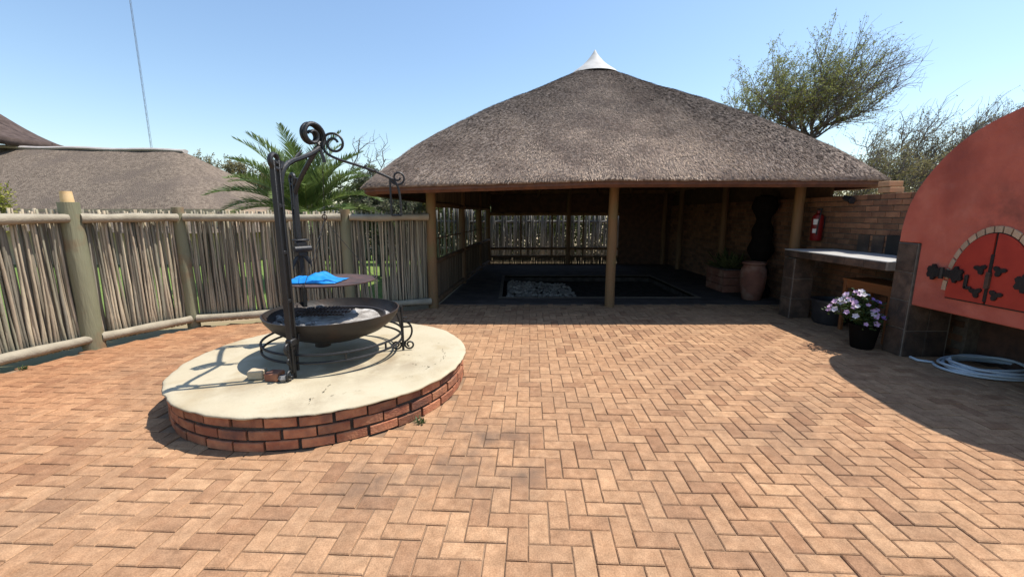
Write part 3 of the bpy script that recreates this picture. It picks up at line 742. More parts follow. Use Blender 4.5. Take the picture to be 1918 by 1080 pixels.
# blue plastic sheet on the plate
cl = MB(); nx, ny = 30, 18; vs = []; fs = []
for j in range(ny + 1):
    for i in range(nx + 1):
        u, v = i / nx - 0.5, j / ny - 0.5
        rr = 0.5 - 0.06 * noise.noise(Vector((math.atan2(v, u) * 1.2, 3.0, 1.0)))
        uu, vv = u, v
        x = pc.x - 0.13 + uu * 0.50 + 0.03 * noise.noise(Vector((v * 5, 1, 2)))
        y = pc.y - 0.05 + vv * 0.34 + 0.03 * noise.noise(Vector((u * 5, 7, 2)))
        edge = max(0.0, 1 - (abs(u) * 2) ** 3) * max(0.0, 1 - (abs(v) * 2) ** 3)
        z = pc.z + 0.006 + edge * (0.022 + 0.045 * max(0.0, noise.noise(Vector((u * 4 + 3, v * 4, 9))) + 0.25) + 0.02 * abs(noise.noise(Vector((u * 11, v * 11, 4))))) + (0.03 * math.exp(-((u - 0.08) / 0.16) ** 2) * edge)
        vs.append((x, y, z))
for j in range(ny):
    for i in range(nx):
        a = j * (nx + 1) + i
        fs.append((a, a + 1, a + nx + 2, a + nx + 1))
cl.add(vs, fs)
bo = cl.build('plastic_sheet', M['blue'], None, smooth=True)
sm = bo.modifiers.new('thick', 'SOLIDIFY'); sm.thickness = 0.003; sm.offset = 1
tag(bo, 'crumpled bright blue plastic sheet lying on the hanging plate', 'sheet')

# loose bricks propping the foot
def loose_brick(name, c, d, rz, m, label, cat):
    o = MB().box((0, 0, d[2] / 2), d, 0, bevel=0.008).build(name, m)
    # knock the corners about a little
    for v in o.data.vertices:
        v.co += Vector((noise.noise(v.co * 20), noise.noise(v.co * 20 + Vector((5, 0, 0))), noise.noise(v.co * 20 + Vector((0, 5, 0))) * 0.5)) * 0.006
    o.location = c; o.rotation_euler = (0, 0, rz)
    return tag(o, label, cat)
loose_brick('half_brick', (-2.17, 3.37, PT + 0.004), (0.125, 0.10, 0.072), R(8), M['whitebrick'], 'chipped pale cream half brick on the plinth beside the braai foot', 'brick')
loose_brick('half_brick', (-2.00, 3.33, PT + 0.004), (0.12, 0.11, 0.070), R(-6), M['brick_red'], 'dark red half brick on the plinth against the braai foot', 'brick')
sto = MB(); blob(sto, (0, 0, 0.03), 0.045, 0.7); so = sto.build('stone', M['stone']); so.location = (-1.905, 3.285, PT + 0.004)
tag(so, 'small grey stone wedged at the foot of the braai upright', 'stone')
# ------------------------------------------------------------------ stick fence
fe = empty('stick_fence', 'curved fence of weathered upright sticks with round posts and rails', 'fence')
fe.location = (-5.27, 5.05, 0)
def fpart(o):
    o.data.transform(Matrix.Translation(-Vector((-5.27, 5.05, 0)))); o.parent = fe; return o
def stick_mesh(seed, h=1.0):
    rs = random.Random(seed); mb = MB()
    pts = []; rad = []
    bx, by = rs.uniform(-.02, .02), rs.uniform(-.02, .02)
    for i in range(6):
        t = i / 5
        pts.append((bx * math.sin(t * 3.1) + rs.uniform(-.006, .006), by * math.sin(t * 3.1) + rs.uniform(-.006, .006), t * h))
        rad.append(1.0 * (1.12 - 0.30 * t + rs.uniform(-.08, .08)))
    return pts, rad
stick_protos = []
for s_ in range(10):
    pts, rad = stick_mesh(s_)
    mb = MB().tube(pts, [r * 0.0175 for r in rad], n=6)
    me = mb.mesh('stick', M['stick'], smooth=True); stick_protos.append(me)
def put_stick(x, y, h, r, parent, origin, protos=stick_protos, z=0.03, lean=0.03):
    o = link_obj('stick', random.choice(protos), parent)
    o.location = (x - origin[0], y - origin[1], z)
    k = r / 0.0175
    o.scale = (k, k, h)
    o.rotation_euler = (rnd(-lean, lean), rnd(-lean, lean), rnd(0, 6.28))
    return o
jst = MB()
def join_stick(x, y, h, r):
    bx, by = rnd(-.03, .03), rnd(-.03, .03)
    jst.tube([(x, y, 0.05), (x + bx * 0.5 + rnd(-.012, .012), y + by * 0.5, 0.05 + h * 0.5), (x + bx, y + by, 0.05 + h)], [r * 1.1, r, r * 0.85], n=5)
for si in range(len(FENCE) - 1):
    a = Vector((*FENCE[si], 0)); b = Vector((*FENCE[si + 1], 0)); dv = b - a; Ln = dv.length; dv.normalize()
    nrm = Vector((dv.y, -dv.x, 0))           # towards the yard
    s_ = 0.05
    while s_ < Ln - 0.03:
        r = rnd(0.011, 0.019)
        p = a + dv * s_ - nrm * (0.02 + rnd(0, 0.02))
        skip = (si == len(FENCE) - 2 and (0.36 < s_ < 0.405 or 0.46 < s_ < 0.53)) or (si == 0 and s_ < Ln - 1.0 and False)
        if not skip:
            if si == 0 or (si == 1 and s_ < 1.0): join_stick(p.x, p.y, rnd(1.635, 1.675), r)
            else: put_stick(p.x, p.y, rnd(1.635, 1.675), r, fe, FENCE[2], z=0.05)
        s_ += r * 2 + (rnd(-0.005, 0.002) if random.random() > 0.09 else rnd(0.004, 0.016))
    # a second thin layer of sticks behind, staggered
    s_ = 0.08
    while s_ < Ln - 0.03:
        if random.random() < 0.95 and not (si == len(FENCE) - 2 and 0.30 < s_ < 0.56):
            p = a + dv * s_ - nrm * 0.085
            join_stick(p.x, p.y, rnd(1.58, 1.66), rnd(0.012, 0.018))
        s_ += rnd(0.021, 0.030) if si < len(FENCE) - 2 else rnd(0.02, 0.026)
    for z, r in ((1.612, 0.056), (0.13, 0.056)):
        e0 = 0.06; e1 = Ln - (0.06)
        pts = [a + dv * (e0 + (e1 - e0) * t / 8) + nrm * (r * 0.9) + Vector((0, 0, z + 0.012 * noise.noise(Vector((si * 3.1 + t * 0.4, z, 0))))) for t in range(9)]
        fpart(smooth_angle(MB().tube(pts, [r * (1 + 0.1 * math.sin(t * 1.3 + si)) for t in range(9)], n=10).build('rail', M['rail']), 50))
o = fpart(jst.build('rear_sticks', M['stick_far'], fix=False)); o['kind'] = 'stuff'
for k, (x, y) in enumerate(FENCE[:-1]):
    h = (1.75, 1.78, 1.80, 1.76, 1.74)[k]; r = (0.10, 0.10, 0.105, 0.078, 0.08)[k]
    lx = (0, 0, 0, -0.02, 0)[k]
    pts = [(x + lx * t / 6 + 0.006 * math.sin(t * 1.7 + k), y + 0.006 * math.cos(t * 2.1 + k), -0.05 + (h + 0.05) * t / 6) for t in range(7)]
    o = fpart(smooth_angle(MB().tube(pts, [r * (1.06 - 0.02 * t) for t in range(7)], n=18).build('post', M['pole']), 50))
o = fpart(smooth_angle(MB().tube([(-5.28, 5.05, 1.795), (-5.282, 5.05, 1.925)], [0.062, 0.055], n=14).build('cut_peg', M['fresh']), 50)); o['label'] = 'pale freshly cut peg on top of the fence post'

# ------------------------------------------------------------------ thatched pavilion
pv = empty('thatched_pavilion', 'open sided thatched pavilion with white roof cap', 'pavilion')
PVO = Vector((1.77, 7.45, 0)); pv.location = PVO
def vpart(o, parent=None):
    o.data.transform(Matrix.Translation(-PVO)); o.parent = parent or pv; return o
RC = Vector((1.93, 10.5, 0)); ZT = 5.064; ZE = 2.185
HXL, HXR, HYF, HYB = 4.326, 3.98, 4.03, 4.05
def roof_f(t): return 0.919 * t ** 1.193 + 0.081 * t ** 7.46
def eave_dz(x): return -0.03 * max(0.0, 1.5 - x)
def roof_xy(th, t, grow=0.0):
    n_ = 2.95 + 24.7 * t ** 2.94
    c_, s_ = math.cos(th), math.sin(th)
    k = (abs(c_) ** n_ + abs(s_) ** n_) ** (-1 / n_)
    x = k * c_ * t; y = k * s_ * t
    return Vector((RC.x + x * ((HXR if x > 0 else HXL) + grow), RC.y + y * ((HYB if y > 0 else HYF) + grow), 0))
def roof_p(th, t):
    p = roof_xy(th, t)
    p.z = ZT - (ZT - ZE) * roof_f(t) + eave_dz(p.x) * t ** 3
    w = noise.noise(Vector((p.x * 0.7, p.y * 0.7, p.z))) * 0.022 + noise.noise(Vector((p.x * 3, p.y * 3, p.z * 3))) * 0.018
    p.z += w * min(1, t * 3) * (0.6 if t > 0.9 else 1)
    return p
NT = 224; ts = [0.03, 0.06, 0.1, 0.15] + [0.2 + 0.8 * i / 34 for i in range(35)]
vs = []; fs = []
for t in ts:
    for k in range(NT): vs.append(roof_p(2 * math.pi * k / NT, t))
for k in range(NT):       # rounded lip underneath
    p = roof_xy(2 * math.pi * k / NT, 1.0, -0.015); p.z = ZE + eave_dz(p.x) - 0.03 + noise.noise(Vector((p.x * 6, p.y * 6, 0))) * 0.016; vs.append(p)
for k in range(NT):
    p = roof_xy(2 * math.pi * k / NT, 1.0, -0.09); p.z = ZE + eave_dz(p.x) - 0.02; vs.append(p)
nrw = len(ts) + 2
for i in range(nrw - 1):
    for k in range(NT):
        k2 = (k + 1) % NT; fs.append((i * NT + k, (i + 1) * NT + k, (i + 1) * NT + k2, i * NT + k2))
roof = vpart(MB().add(vs, fs).build('roof', M['thatch'], smooth=True))
# underside
vs = []; fs = []
us = [1.0, 0.8, 0.6, 0.4, 0.2, 0.05]
for i, t in enumerate(us):
    for k in range(0, NT, 2):
        p = roof_xy(2 * math.pi * k / NT, t, -0.10 if i == 0 else 0)
        p.z = (ZE + eave_dz(p.x) - 0.10) if i == 0 else ZT - (ZT - ZE) * roof_f(t) - 0.26
        vs.append(p)
h2 = NT // 2
for i in range(len(us) - 1):
    for k in range(h2):
        k2 = (k + 1) % h2; fs.append((i * h2 + k, i * h2 + k2, (i + 1) * h2 + k2, (i + 1) * h2 + k))
fs.append(tuple((len(us) - 1) * h2 + k for k in range(h2)))
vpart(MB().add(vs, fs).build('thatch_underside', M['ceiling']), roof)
# fascia band
vs = []; fs = []
sec = [(-0.035, ZE - 0.018), (-0.030, ZE - 0.075), (-0.075, ZE - 0.118), (-0.16, ZE - 0.112), (-0.16, ZE - 0.02)]
for (g_, z) in sec:
    for k in range(NT):
        p = roof_xy(2 * math.pi * k / NT, 1.0, g_); p.z = z + eave_dz(p.x) + noise.noise(Vector((p.x * 1.5, p.y * 1.5, 4))) * 0.008; vs.append(p)
for i in range(len(sec)):
    for k in range(NT):
        k2 = (k + 1) % NT; i2 = (i + 1) % len(sec); fs.append((i * NT + k, i2 * NT + k, i2 * NT + k2, i * NT + k2))
vpart(MB().add(vs, fs).build('fascia', M['fascia']), roof)
# straw: short reed ends over the whole coat
sw = MB(); NS = 230000
vsx = []; fsx = []
for k in range(NS):
    t = math.sqrt(random.random()) * 0.985 + 0.015; th = random.random() * 2 * math.pi
    if math.sin(th) > 0.35 and random.random() < 0.8: continue
    p = roof_p(th, t); q = roof_p(th, min(1.0, t + 0.02))
    if t > 0.985: q = p + (p - roof_p(th, t - 0.02))
    d = (q - p)
    if d.length < 1e-5: continue
    d.normalize()
    sd = Vector((-d.y, d.x, 0))
    if sd.length < 1e-5: continue
    sd.normalize(); nr_ = d.cross(sd); 
    if nr_.z < 0: nr_ = -nr_
    d = (d + sd * rnd(-0.35, 0.35) + nr_ * rnd(0.02, 0.30)).normalized()
    ln = rnd(0.02, 0.055); w = rnd(0.0025, 0.006)
    a = p + nr_ * 0.004
    b = a + d * ln
    i0 = len(vsx); vsx += [a - sd * w, a + sd * w, b + sd * w * 0.5, b - sd * w * 0.5]; fsx.append((i0, i0 + 1, i0 + 2, i0 + 3))
sw.add(vsx, fsx)
so_ = vpart(sw.build('straw', M['straw'], fix=False), roof); so_['kind'] = 'stuff'
# white cap
cap = MB().lathe((RC.x, RC.y, 0), [(0.0, 5.43), (0.015, 5.42), (0.05, 5.355), (0.12, 5.26), (0.21, 5.155), (0.31, 5.065), (0.40, 5.00), (0.50, 4.93), (0.60, 4.84)], n=48)
vpart(cap.build('roof_cap', M['cap'], smooth=True), roof)
# posts
def post(x, y, h=2.45, r=0.085, m='post', name='post'):
    pts = [(x + 0.012 * noise.noise(Vector((x, y, t))), y, -0.02 + h * t / 6) for t in range(7)]
    return vpart(smooth_angle(MB().tube(pts, [r * (1.05 - 0.016 * t) for t in range(7)], n=16).build(name, M[m]), 50))
FP = [(-1.42, 7.40), (1.79, 7.48), (5.02, 7.42)]
LP = [(-1.20, 10.1), (-0.98, 12.6), (-0.80, 14.1)]
RPp = [(5.12, 10.2), (5.12, 12.8), (5.10, 14.1)]
for (x, y) in FP: post(x, y)
for (x, y) in LP + RPp + [(1.9, 14.15)]: post(x, y, 2.5, 0.08, 'timber')  # inner posts take the darker timber colour to stand for shade indoors
# wall plates and rafters
def pole_part(name, a, b, r, m='timber'):
    return vpart(smooth_angle(MB().tube([a, ((a[0] + b[0]) / 2, (a[1] + b[1]) / 2, (a[2] + b[2]) / 2 + 0.01), b], r, n=10).build(name, M[m]), 50))
pole_part('wall_plate', (-1.7, 7.45, 2.42), (5.3, 7.45, 2.42), 0.09)
pole_part('wall_plate', (-1.42, 7.2, 2.43), (-0.8, 14.3, 2.43), 0.08)
pole_part('wall_plate', (-1.0, 14.12, 2.42), (5.3, 14.12, 2.42), 0.09)
pole_part('wall_plate', (5.08, 7.2, 2.43), (5.1, 14.3, 2.43), 0.08)
for k in range(24):
    th = 2 * math.pi * k / 24
    a = roof_xy(th, 0.93); a.z = ZT - (ZT - ZE) * roof_f(0.93) - 0.28
    m_ = roof_xy(th, 0.5); m_.z = ZT - (ZT - ZE) * roof_f(0.5) - 0.33
    b = roof_xy(th, 0.05); b.z = ZT - (ZT - ZE) * roof_f(0.05) - 0.33
    vpart(smooth_angle(MB().tube([a, m_, b], 0.05, n=8).build('rafter', M['timber']), 50), None)
# left side: low stick screen, sill, bars, upper screen, end boards
runs = [FP[0]] + LP
for i in range(3):
    a = Vector((*runs[i], 0)); b = Vector((*runs[i + 1], 0)); dv = (b - a); Ln = dv.length; dv.normalize()
    sc_ = MB(); s_ = 0.1
    while s_ < Ln - 0.1:
        p = a + dv * s_; r = rnd(0.012, 0.02)
        sc_.tube([(p.x, p.y, 0.04), (p.x + rnd(-.01, .01), p.y, 0.80 + rnd(-.02, .02))], r, n=5)
        s_ += 2 * r + rnd(0.0, 0.016)
    o = vpart(sc_.build('low_stick_screen', M['darkstick'])); o['kind'] = 'stuff'
    pole_part('sill_rail', tuple(a + dv * 0.08 + Vector((0.03, 0, 0.82))), tuple(b - dv * 0.08 + Vector((0.03, 0, 0.82))), 0.045)
    pole_part('floor_rail', tuple(a + dv * 0.08 + Vector((0.04, 0, 0.10))), tuple(b - dv * 0.08 + Vector((0.04, 0, 0.10))), 0.05)
    pole_part('lintel_rail', tuple(a + dv * 0.08 + Vector((0.03, 0, 1.83))), tuple(b - dv * 0.08 + Vector((0.03, 0, 1.83))), 0.05)
    up_ = MB(); s_ = 0.1
    while s_ < Ln - 0.1:
        p = a + dv * s_; r = rnd(0.014, 0.02)
        up_.tube([(p.x, p.y, 1.83), (p.x, p.y, 2.42)], r, n=5); s_ += 2 * r + rnd(-0.002, 0.004)
    o = vpart(up_.build('upper_stick_screen', M['darkstick'])); o['kind'] = 'stuff'
    # thin window bars
    for f in (0.2, 0.4, 0.6, 0.8):
        p = a + dv * Ln * f
        pole_part('window_bar', (p.x, p.y, 0.84), (p.x, p.y, 1.80), 0.010)
    pole_part('window_bar', tuple(a + dv * 0.08 + Vector((0, 0, 1.22))), tuple(b - dv * 0.08 + Vector((0, 0, 1.22))), 0.012)
# back: low screen, rail, solid part on the right
sc_ = MB(); x = -0.7
while x < 3.6:
    r = rnd(0.014, 0.022); sc_.tube([(x, 14.2, 0.0), (x, 14.2, 0.26)], r, n=5); x += 2 * r + 0.002
o = vpart(sc_.build('low_stick_screen', M['darkstick'])); o['kind'] = 'stuff'
pole_part('back_rail', (-0.75, 14.14, 0.53), (3.6, 14.14, 0.53), 0.05)
pole_part('back_rail', (-0.75, 14.14, 0.26), (3.6, 14.14, 0.26), 0.04)
pole_part('back_rail', (-0.75, 14.14, 1.68), (3.6, 14.14, 1.68), 0.06)
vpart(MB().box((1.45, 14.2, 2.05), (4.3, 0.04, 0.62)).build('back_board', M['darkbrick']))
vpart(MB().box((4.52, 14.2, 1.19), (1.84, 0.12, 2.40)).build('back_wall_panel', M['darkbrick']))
for x in (0.3, 1.35, 2.4): pole_part('back_mullion', (x, 14.14, 0.2), (x, 14.14, 1.7), 0.03)

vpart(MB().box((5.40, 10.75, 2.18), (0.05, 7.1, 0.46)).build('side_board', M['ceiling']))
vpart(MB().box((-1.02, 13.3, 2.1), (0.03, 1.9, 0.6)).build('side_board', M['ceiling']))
# pole fence seen through the back opening
bf = empty('pole_fence', 'pale pole fence seen through the back opening of the pavilion', 'fence'); bf.location = (1.5, 15.7, 0)
pp = []
for s_ in range(6):
    pts, rad = stick_mesh(100 + s_)
    pp.append(MB().tube(pts, [r * 0.0175 for r in rad], n=6).mesh('stick', M['palesticks'], smooth=True))
x = -8.0
while x < 5.6:
    r = rnd(0.026, 0.046)
    put_stick(x, 15.7 + rnd(-.03, .03), rnd(1.75, 2.15), r, bf, (1.5, 15.7), protos=pp, z=-0.04, lean=0.05)
    x += 2 * r * 0.85 + (rnd(0.0, 0.012) if random.random() > 0.2 else rnd(0.02, 0.05))
for z in (0.4, 1.4):
    o = MB().tube([(-8.1, 15.76, z), (5.7, 15.76, z)], 0.05, n=8).build('rail', M['palesticks']); o.data.transform(Matrix.Translation((-1.5, -15.7, 0))); o.parent = bf

# ------------------------------------------------------------------ brick wall on the right
bw = empty('brick_wall', 'tan face brick wall running from the counter back into the pavilion', 'wall')
bw.location = (5.3, 6.0, 0)
WX = 5.30; WH = 1.955
core = MB().box((WX + 0.115, 9.55, WH / 2 - 0.075), (0.20, 9.7, WH + 0.13)).build('wall_core', M['mortar'])
core.data.transform(Matrix.Translation((-5.3, -6.0, 0))); core.parent = bw
bl_, bh_, ch = 0.222, 0.073, 0.085
bmesh_ = MB().box((0.053, 0, bh_ / 2), (0.106, bl_, bh_), bevel=0.004).mesh('brick', M['facebrick'])
rest = MB()
nc = 23
for c_ in range(nc):
    z = 0.004 + c_ * ch
    y = 4.74 + (0.116 if c_ % 2 else 0)
    while y < 14.3:
        yc = y + bl_ / 2
        if 4.85 < yc < 7.75 and z > 0.95:
            o = link_obj('brick', bmesh_, bw); o.location = (0.004 + rnd(-.003, .003), yc - 6.0, z); o.rotation_euler = (0, 0, rnd(-.008, .008))
        else:
            rest.box((WX + 0.057 + rnd(-.003, .003), yc, z + bh_ / 2), (0.106, bl_, bh_))
        y += bl_ + 0.010
o = rest.build('bricks_beyond', M['facebrick_far_shade'], fix=False); o.data.transform(Matrix.Translation((-5.3, -6.0, 0))); o.parent = bw; o['kind'] = 'stuff'
for (dy, dz, dl) in ((0.04, 1.962, 0.20), (0.06, 2.047, 0.19)):
    o = MB().box((5.41, 6.0 + dy + 0.06, dz + bh_ / 2), (0.20, dl, bh_), bevel=0.005).build('top_brick', M['sunlitbrick'], None)
    o.data.transform(Matrix.Translation((-5.3, -6.0, 0))); o.parent = bw

# ------------------------------------------------------------------ counter
ct = empty('braai_counter', 'slate tiled outdoor counter with pale cement top beside the red oven', 'counter')
CO = Vector((4.9, 5.9, 0)); ct.location = CO
def cpart(o): o.data.transform(Matrix.Translation(-CO)); o.parent = ct; return o
CZ = 1.10
cpart(MB().box((4.885, 5.90, CZ - 0.06), (0.79, 1.90, 0.10), bevel=0.004).build('slab', M['grout']))
cpart(MB().box((4.885, 5.905, CZ - 0.004), (0.80, 1.91, 0.014), bevel=0.004).build('counter_top', M['counter']))
def tiles_x(x, y0, y1, z0, z1, ty, tz, name='tile', th=0.012, m='slate'):
    ny = max(1, round((y1 - y0) / ty)); nz = max(1, round((z1 - z0) / tz)); dy = (y1 - y0) / ny; dz = (z1 - z0) / nz
    for i in range(ny):
        for j in range(nz):
            cpart(MB().box((x - th / 2 + rnd(-.001, .001), y0 + dy * (i + .5), z0 + dz * (j + .5)), (th, dy - 0.010, dz - 0.010), bevel=0.003).build(name, M[m]))
def tiles_y(y, x0, x1, z0, z1, tx, tz, name='tile', th=0.012, m='slate'):
    nx = max(1, round((x1 - x0) / tx)); nz = max(1, round((z1 - z0) / tz)); dx = (x1 - x0) / nx; dz = (z1 - z0) / nz
    for i in range(nx):
        for j in range(nz):
            cpart(MB().box((x0 + dx * (i + .5), y - th / 2 + rnd(-.001, .001), z0 + dz * (j + .5)), (dx - 0.010, th, dz - 0.010), bevel=0.003).build(name, M[m]))
tiles_x(4.490, 4.97, 6.85, CZ - 0.115, CZ - 0.012, 0.31, 0.11)
# far leg
cpart(MB().box((4.66, 6.72, 0.485), (0.32, 0.25, 0.97)).build('leg', M['grout']))
tiles_x(4.500, 6.595, 6.845, 0.0, 0.97, 0.25, 0.33); tiles_y(6.595, 4.50, 4.82, 0.0, 0.97, 0.32, 0.32)
# pillar next to the oven
cpart(MB().box((4.86, 4.845, 0.665), (0.52, 0.245, 1.33)).build('pillar', M['grout']))
tiles_x(4.60, 4.725, 4.965, 0.0, 1.33, 0.25, 0.34); tiles_y(4.7225, 4.60, 5.1, 0.0, 0.62, 0.25, 0.31)
for v in (0,):
    pass
# black wall tiles above the counter
for k, (y, w, m) in enumerate(((5.05, 0.20, 'slate'), (5.30, 0.22, 'blacktile'), (5.55, 0.20, 'slate'), (5.80, 0.22, 'blacktile'), (6.05, 0.19, 'slate'), (6.3, 0.2, 'slate'))):
    h = 0.27 if m == 'blacktile' else 0.25
    cpart(MB().box((WX - 0.006, y, CZ + 0.004 + h / 2), (0.016, w, h), bevel=0.003).build('splash_tile', M[m]))

# ------------------------------------------------------------------ red oven
ov = empty('pizza_oven', 'large red plastered oven with arched top and red doors', 'oven')
OX = 4.60; OO = Vector((5.1, 3.75, 0)); ov.location = OO
def opart(o, parent=None): o.data.transform(Matrix.Translation(-OO)); o.parent = parent or ov; return o
YC, HW = 3.75, 1.22
ctrl = [(4.97, 1.335), (4.965, 1.504), (4.930, 1.72), (4.850, 1.927), (4.753, 2.083), (4.606, 2.262), (4.427, 2.415), (4.224, 2.525), (3.967, 2.615), (3.72, 2.69), (3.50, 2.72), (3.30, 2.69), (3.12, 2.58), (2.89, 2.27), (2.65, 1.85), (2.50, 1.335)]
arch = []
for k in range(len(ctrl) - 1):           # Catmull-Rom through the outline
    p0, p1, p2, p3 = ctrl[max(0, k - 1)], ctrl[k], ctrl[k + 1], ctrl[min(len(ctrl) - 1, k + 2)]
    for q in range(4):
        t = q / 4
        arch.append(tuple(0.5 * (2 * p1[c] + (p2[c] - p0[c]) * t + (2 * p0[c] - 5 * p1[c] + 4 * p2[c] - p3[c]) * t * t + (3 * p1[c] - p0[c] - 3 * p2[c] + p3[c]) * t ** 3) for c in (0, 1)))
arch.append(ctrl[-1])
poly = [(4.70, 0.63), (4.70, 1.335)] + arch + [(2.50, 0.63)]
body = MB().prism(poly, lambda a, b, t: (t, a, b), OX, OX + 1.05)
bo_ = opart(body.build('oven_body', M['redplaster']))
bv = bo_.modifiers.new('bevel', 'BEVEL'); bv.width = 0.015; bv.segments = 2; bv.limit_method = 'ANGLE'; bv.angle_limit = R(50)
# base: side pier, back wall, hearth slab
opart(MB().box((OX + 0.50, 2.66, 0.27), (0.96, 0.24, 0.70)).build('base_pier', M['darkbrick']))
opart(MB().box((OX + 0.92, 3.75, 0.27), (0.12, 1.93, 0.70)).build('base_back', M['darkbrick']))
# doors
DC, DH = 3.955, 0.375
def door_top(dy): return 0.86 + 0.62 * math.sqrt(max(0, 1 - (dy / DH) ** 2))
dg = [(DC + DH * 1.02, 0.785)] + [(DC + DH * 1.02 * math.cos(math.pi * k / 24), 0.86 + 0.632 * math.sin(math.pi * k / 24)) for k in range(25)] + [(DC - DH * 1.02, 0.785)]
opart(MB().prism(dg, lambda a, b, t: (t, a, b), OX - 0.008, OX + 0.01).build('door_recess_shadow', M['iron']))  # black backing plate stands in for the shadow around the door recess
frame = opart(MB().box((OX - 0.002, DC, 0.82), (0.012, 0.03, 0.02)).build('door_sill', M['iron']))
for sg in (1, -1):
    ppts = [(DC + sg * 0.012, 0.80)]
    ppts += [(DC + sg * DH, 0.80)]
    for k in range(0, 15):
        dy = DH - (DH - 0.012) * k / 14
        ppts.append((DC + sg * dy, door_top(dy)))
    dr = opart(MB().prism(ppts, lambda a, b, t: (t, a, b), OX - 0.022, OX + 0.01).build('door', M['reddoor']))
    # fittings: lobed plates
    def lobes(cy, cz, s, ang=0.0):
        out = []
        for k in range(40):
            a = 2 * math.pi * k / 40
            r = s * (0.72 + 0.28 * math.cos(3 * a))
            out.append((cy + r * math.cos(a + ang), cz + r * 0.9 * math.sin(a + ang)))
        return out
    for (dy, z, s, an) in ((0.080, 1.13, 0.062, 0.3 if sg > 0 else 2.84), (0.085, 0.90, 0.062, 0.3 if sg > 0 else 2.84)):
        opart(MB().prism(lobes(DC + sg * dy, z, s, an), lambda a, b, t: (t, a, b), OX - 0.036, OX - 0.018).build('door_fitting', M['iron']), None)
    if sg > 0:
        opart(MB().box((OX - 0.034, DC + 0.185, 0.99), (0.020, 0.030, 0.135), bevel=0.003).build('door_handle', M['iron']))
        opart(MB().box((OX - 0.034, DC + 0.160, 0.93), (0.020, 0.06, 0.03), bevel=0.003).build('door_handle', M['iron']))
opart(MB().box((OX - 0.018, DC, 1.05), (0.02, 0.028, 0.46)).build('door_gap', M['iron']))
opart(MB().box((OX - 0.034, DC - 0.004, 1.03), (0.03, 0.035, 0.16), bevel=0.003).build('latch_bar', M['grate']))
# strap hinges with lobed ends
def hinge(cy, cz, sgn):
    pts = []
    prof_ = [(-0.17, 0.0), (-0.185, 0.035), (-0.165, 0.06), (-0.135, 0.055), (-0.125, 0.085), (-0.10, 0.085), (-0.085, 0.05), (-0.055, 0.038), (0.055, 0.040), (0.085, 0.05), (0.105, 0.085), (0.13, 0.085), (0.14, 0.055), (0.165, 0.06), (0.18, 0.03), (0.17, 0.0)]
    poly_ = prof_ + [(a, -b) for a, b in prof_[::-1][1:-1]]
    return [(cy + sgn * a, cz + b) for a, b in poly_]
for (cy, sg) in ((DC + 0.405, 1), (DC - 0.405, -1)):
    opart(MB().prism(hinge(cy, 1.045, sg), lambda a, b, t: (t, a, b), OX - 0.045, OX - 0.024).build('strap_hinge', M['iron']))
    opart(MB().tube([(OX - 0.045, cy + sg * 0.02, 0.985), (OX - 0.045, cy + sg * 0.02, 1.105)], 0.020, n=12).build('hinge_pin', M['iron']))
# cream arch bricks
nv = 17
for k in range(nv):
    a0 = math.pi * k / nv + 0.012; a1 = math.pi * (k + 1) / nv - 0.022
    poly_ = []
    ri, ro = 1.015, 1.14
    for a in (a0, (a0 + a1) / 2, a1): poly_.append((DC + (DH + 0.004) * ri * math.cos(a), 0.86 + 0.62 * ri * math.sin(a)))
    for a in (a1, (a0 + a1) / 2, a0): poly_.append((DC + DH * ro * math.cos(a), 0.86 + 0.62 * (ro - 0.03) * math.sin(a)))
    opart(MB().prism(poly_, lambda a, b, t: (t, a, b), OX - 0.016, OX + 0.01).build('arch_brick', M['vouss']))

# ------------------------------------------------------------------ things around the counter and oven
# hose coil
hm = MB(); hc = Vector((5.10, 4.27)); pts = []
for k in range(5 * 48 + 1):
    a = 2 * math.pi * k / 48; t = k / 48
    r = 0.44 - 0.022 * t + 0.025 * math.sin(a * 0.77 + t)
    pts.append((hc.x + 0.03 * math.sin(t * 2.3) + r * 1.0 * math.cos(a + 2.5), hc.y + 0.02 * math.cos(t * 3.1) + r * 0.72 * math.sin(a + 2.5), 0.016 + 0.012 * t + 0.02 * abs(math.sin(a * 1.5 + t * 1.7)) * (t > 0.9)))
pts = [(4.66, 4.66, 0.016), (4.64, 4.55, 0.016)] + pts
ho = smooth_angle(MB().tube(pts, 0.0145, n=8).build('garden_hose', M['hose']), 60)
tag(ho, 'pale grey garden hose coiled on the paving under the red oven', 'hose')
# tub under the counter
tb_ = empty('plastic_tub', 'black round plastic tub standing under the counter', 'tub'); tb_.location = (4.92, 6.28, 0)
smooth_angle(MB().lathe((0, 0, 0), [(0.0, 0.0), (0.20, 0.0), (0.225, 0.05), (0.25, 0.36), (0.25, 0.36), (0.235, 0.355), (0.21, 0.05), (0.0, 0.03)], n=32).build('tub_body', M['blackplastic'], tb_))
smooth_angle(MB().lathe((0, 0, 0), [(0.248, 0.335), (0.268, 0.34), (0.268, 0.375), (0.24, 0.375), (0.236, 0.35)], n=32).build('rim', M['blackplastic'], tb_))
# wooden table under counter
tbl = empty('wooden_table', 'small orange brown wooden table pushed under the counter', 'table'); tbl.location = (5.0, 5.55, 0)
MB().box((0, 0, 0.745), (0.44, 0.80, 0.03), bevel=0.004).build('table_top', M['orangewood'], tbl)
for sx in (-1, 1):
    MB().box((sx * 0.19, 0, 0.68), (0.022, 0.70, 0.10)).build('apron', M['orangewood'], tbl)
    for sy in (-1, 1): MB().box((sx * 0.19, sy * 0.365, 0.365), (0.045, 0.045, 0.73), bevel=0.004).build('leg', M['orangewood'], tbl)
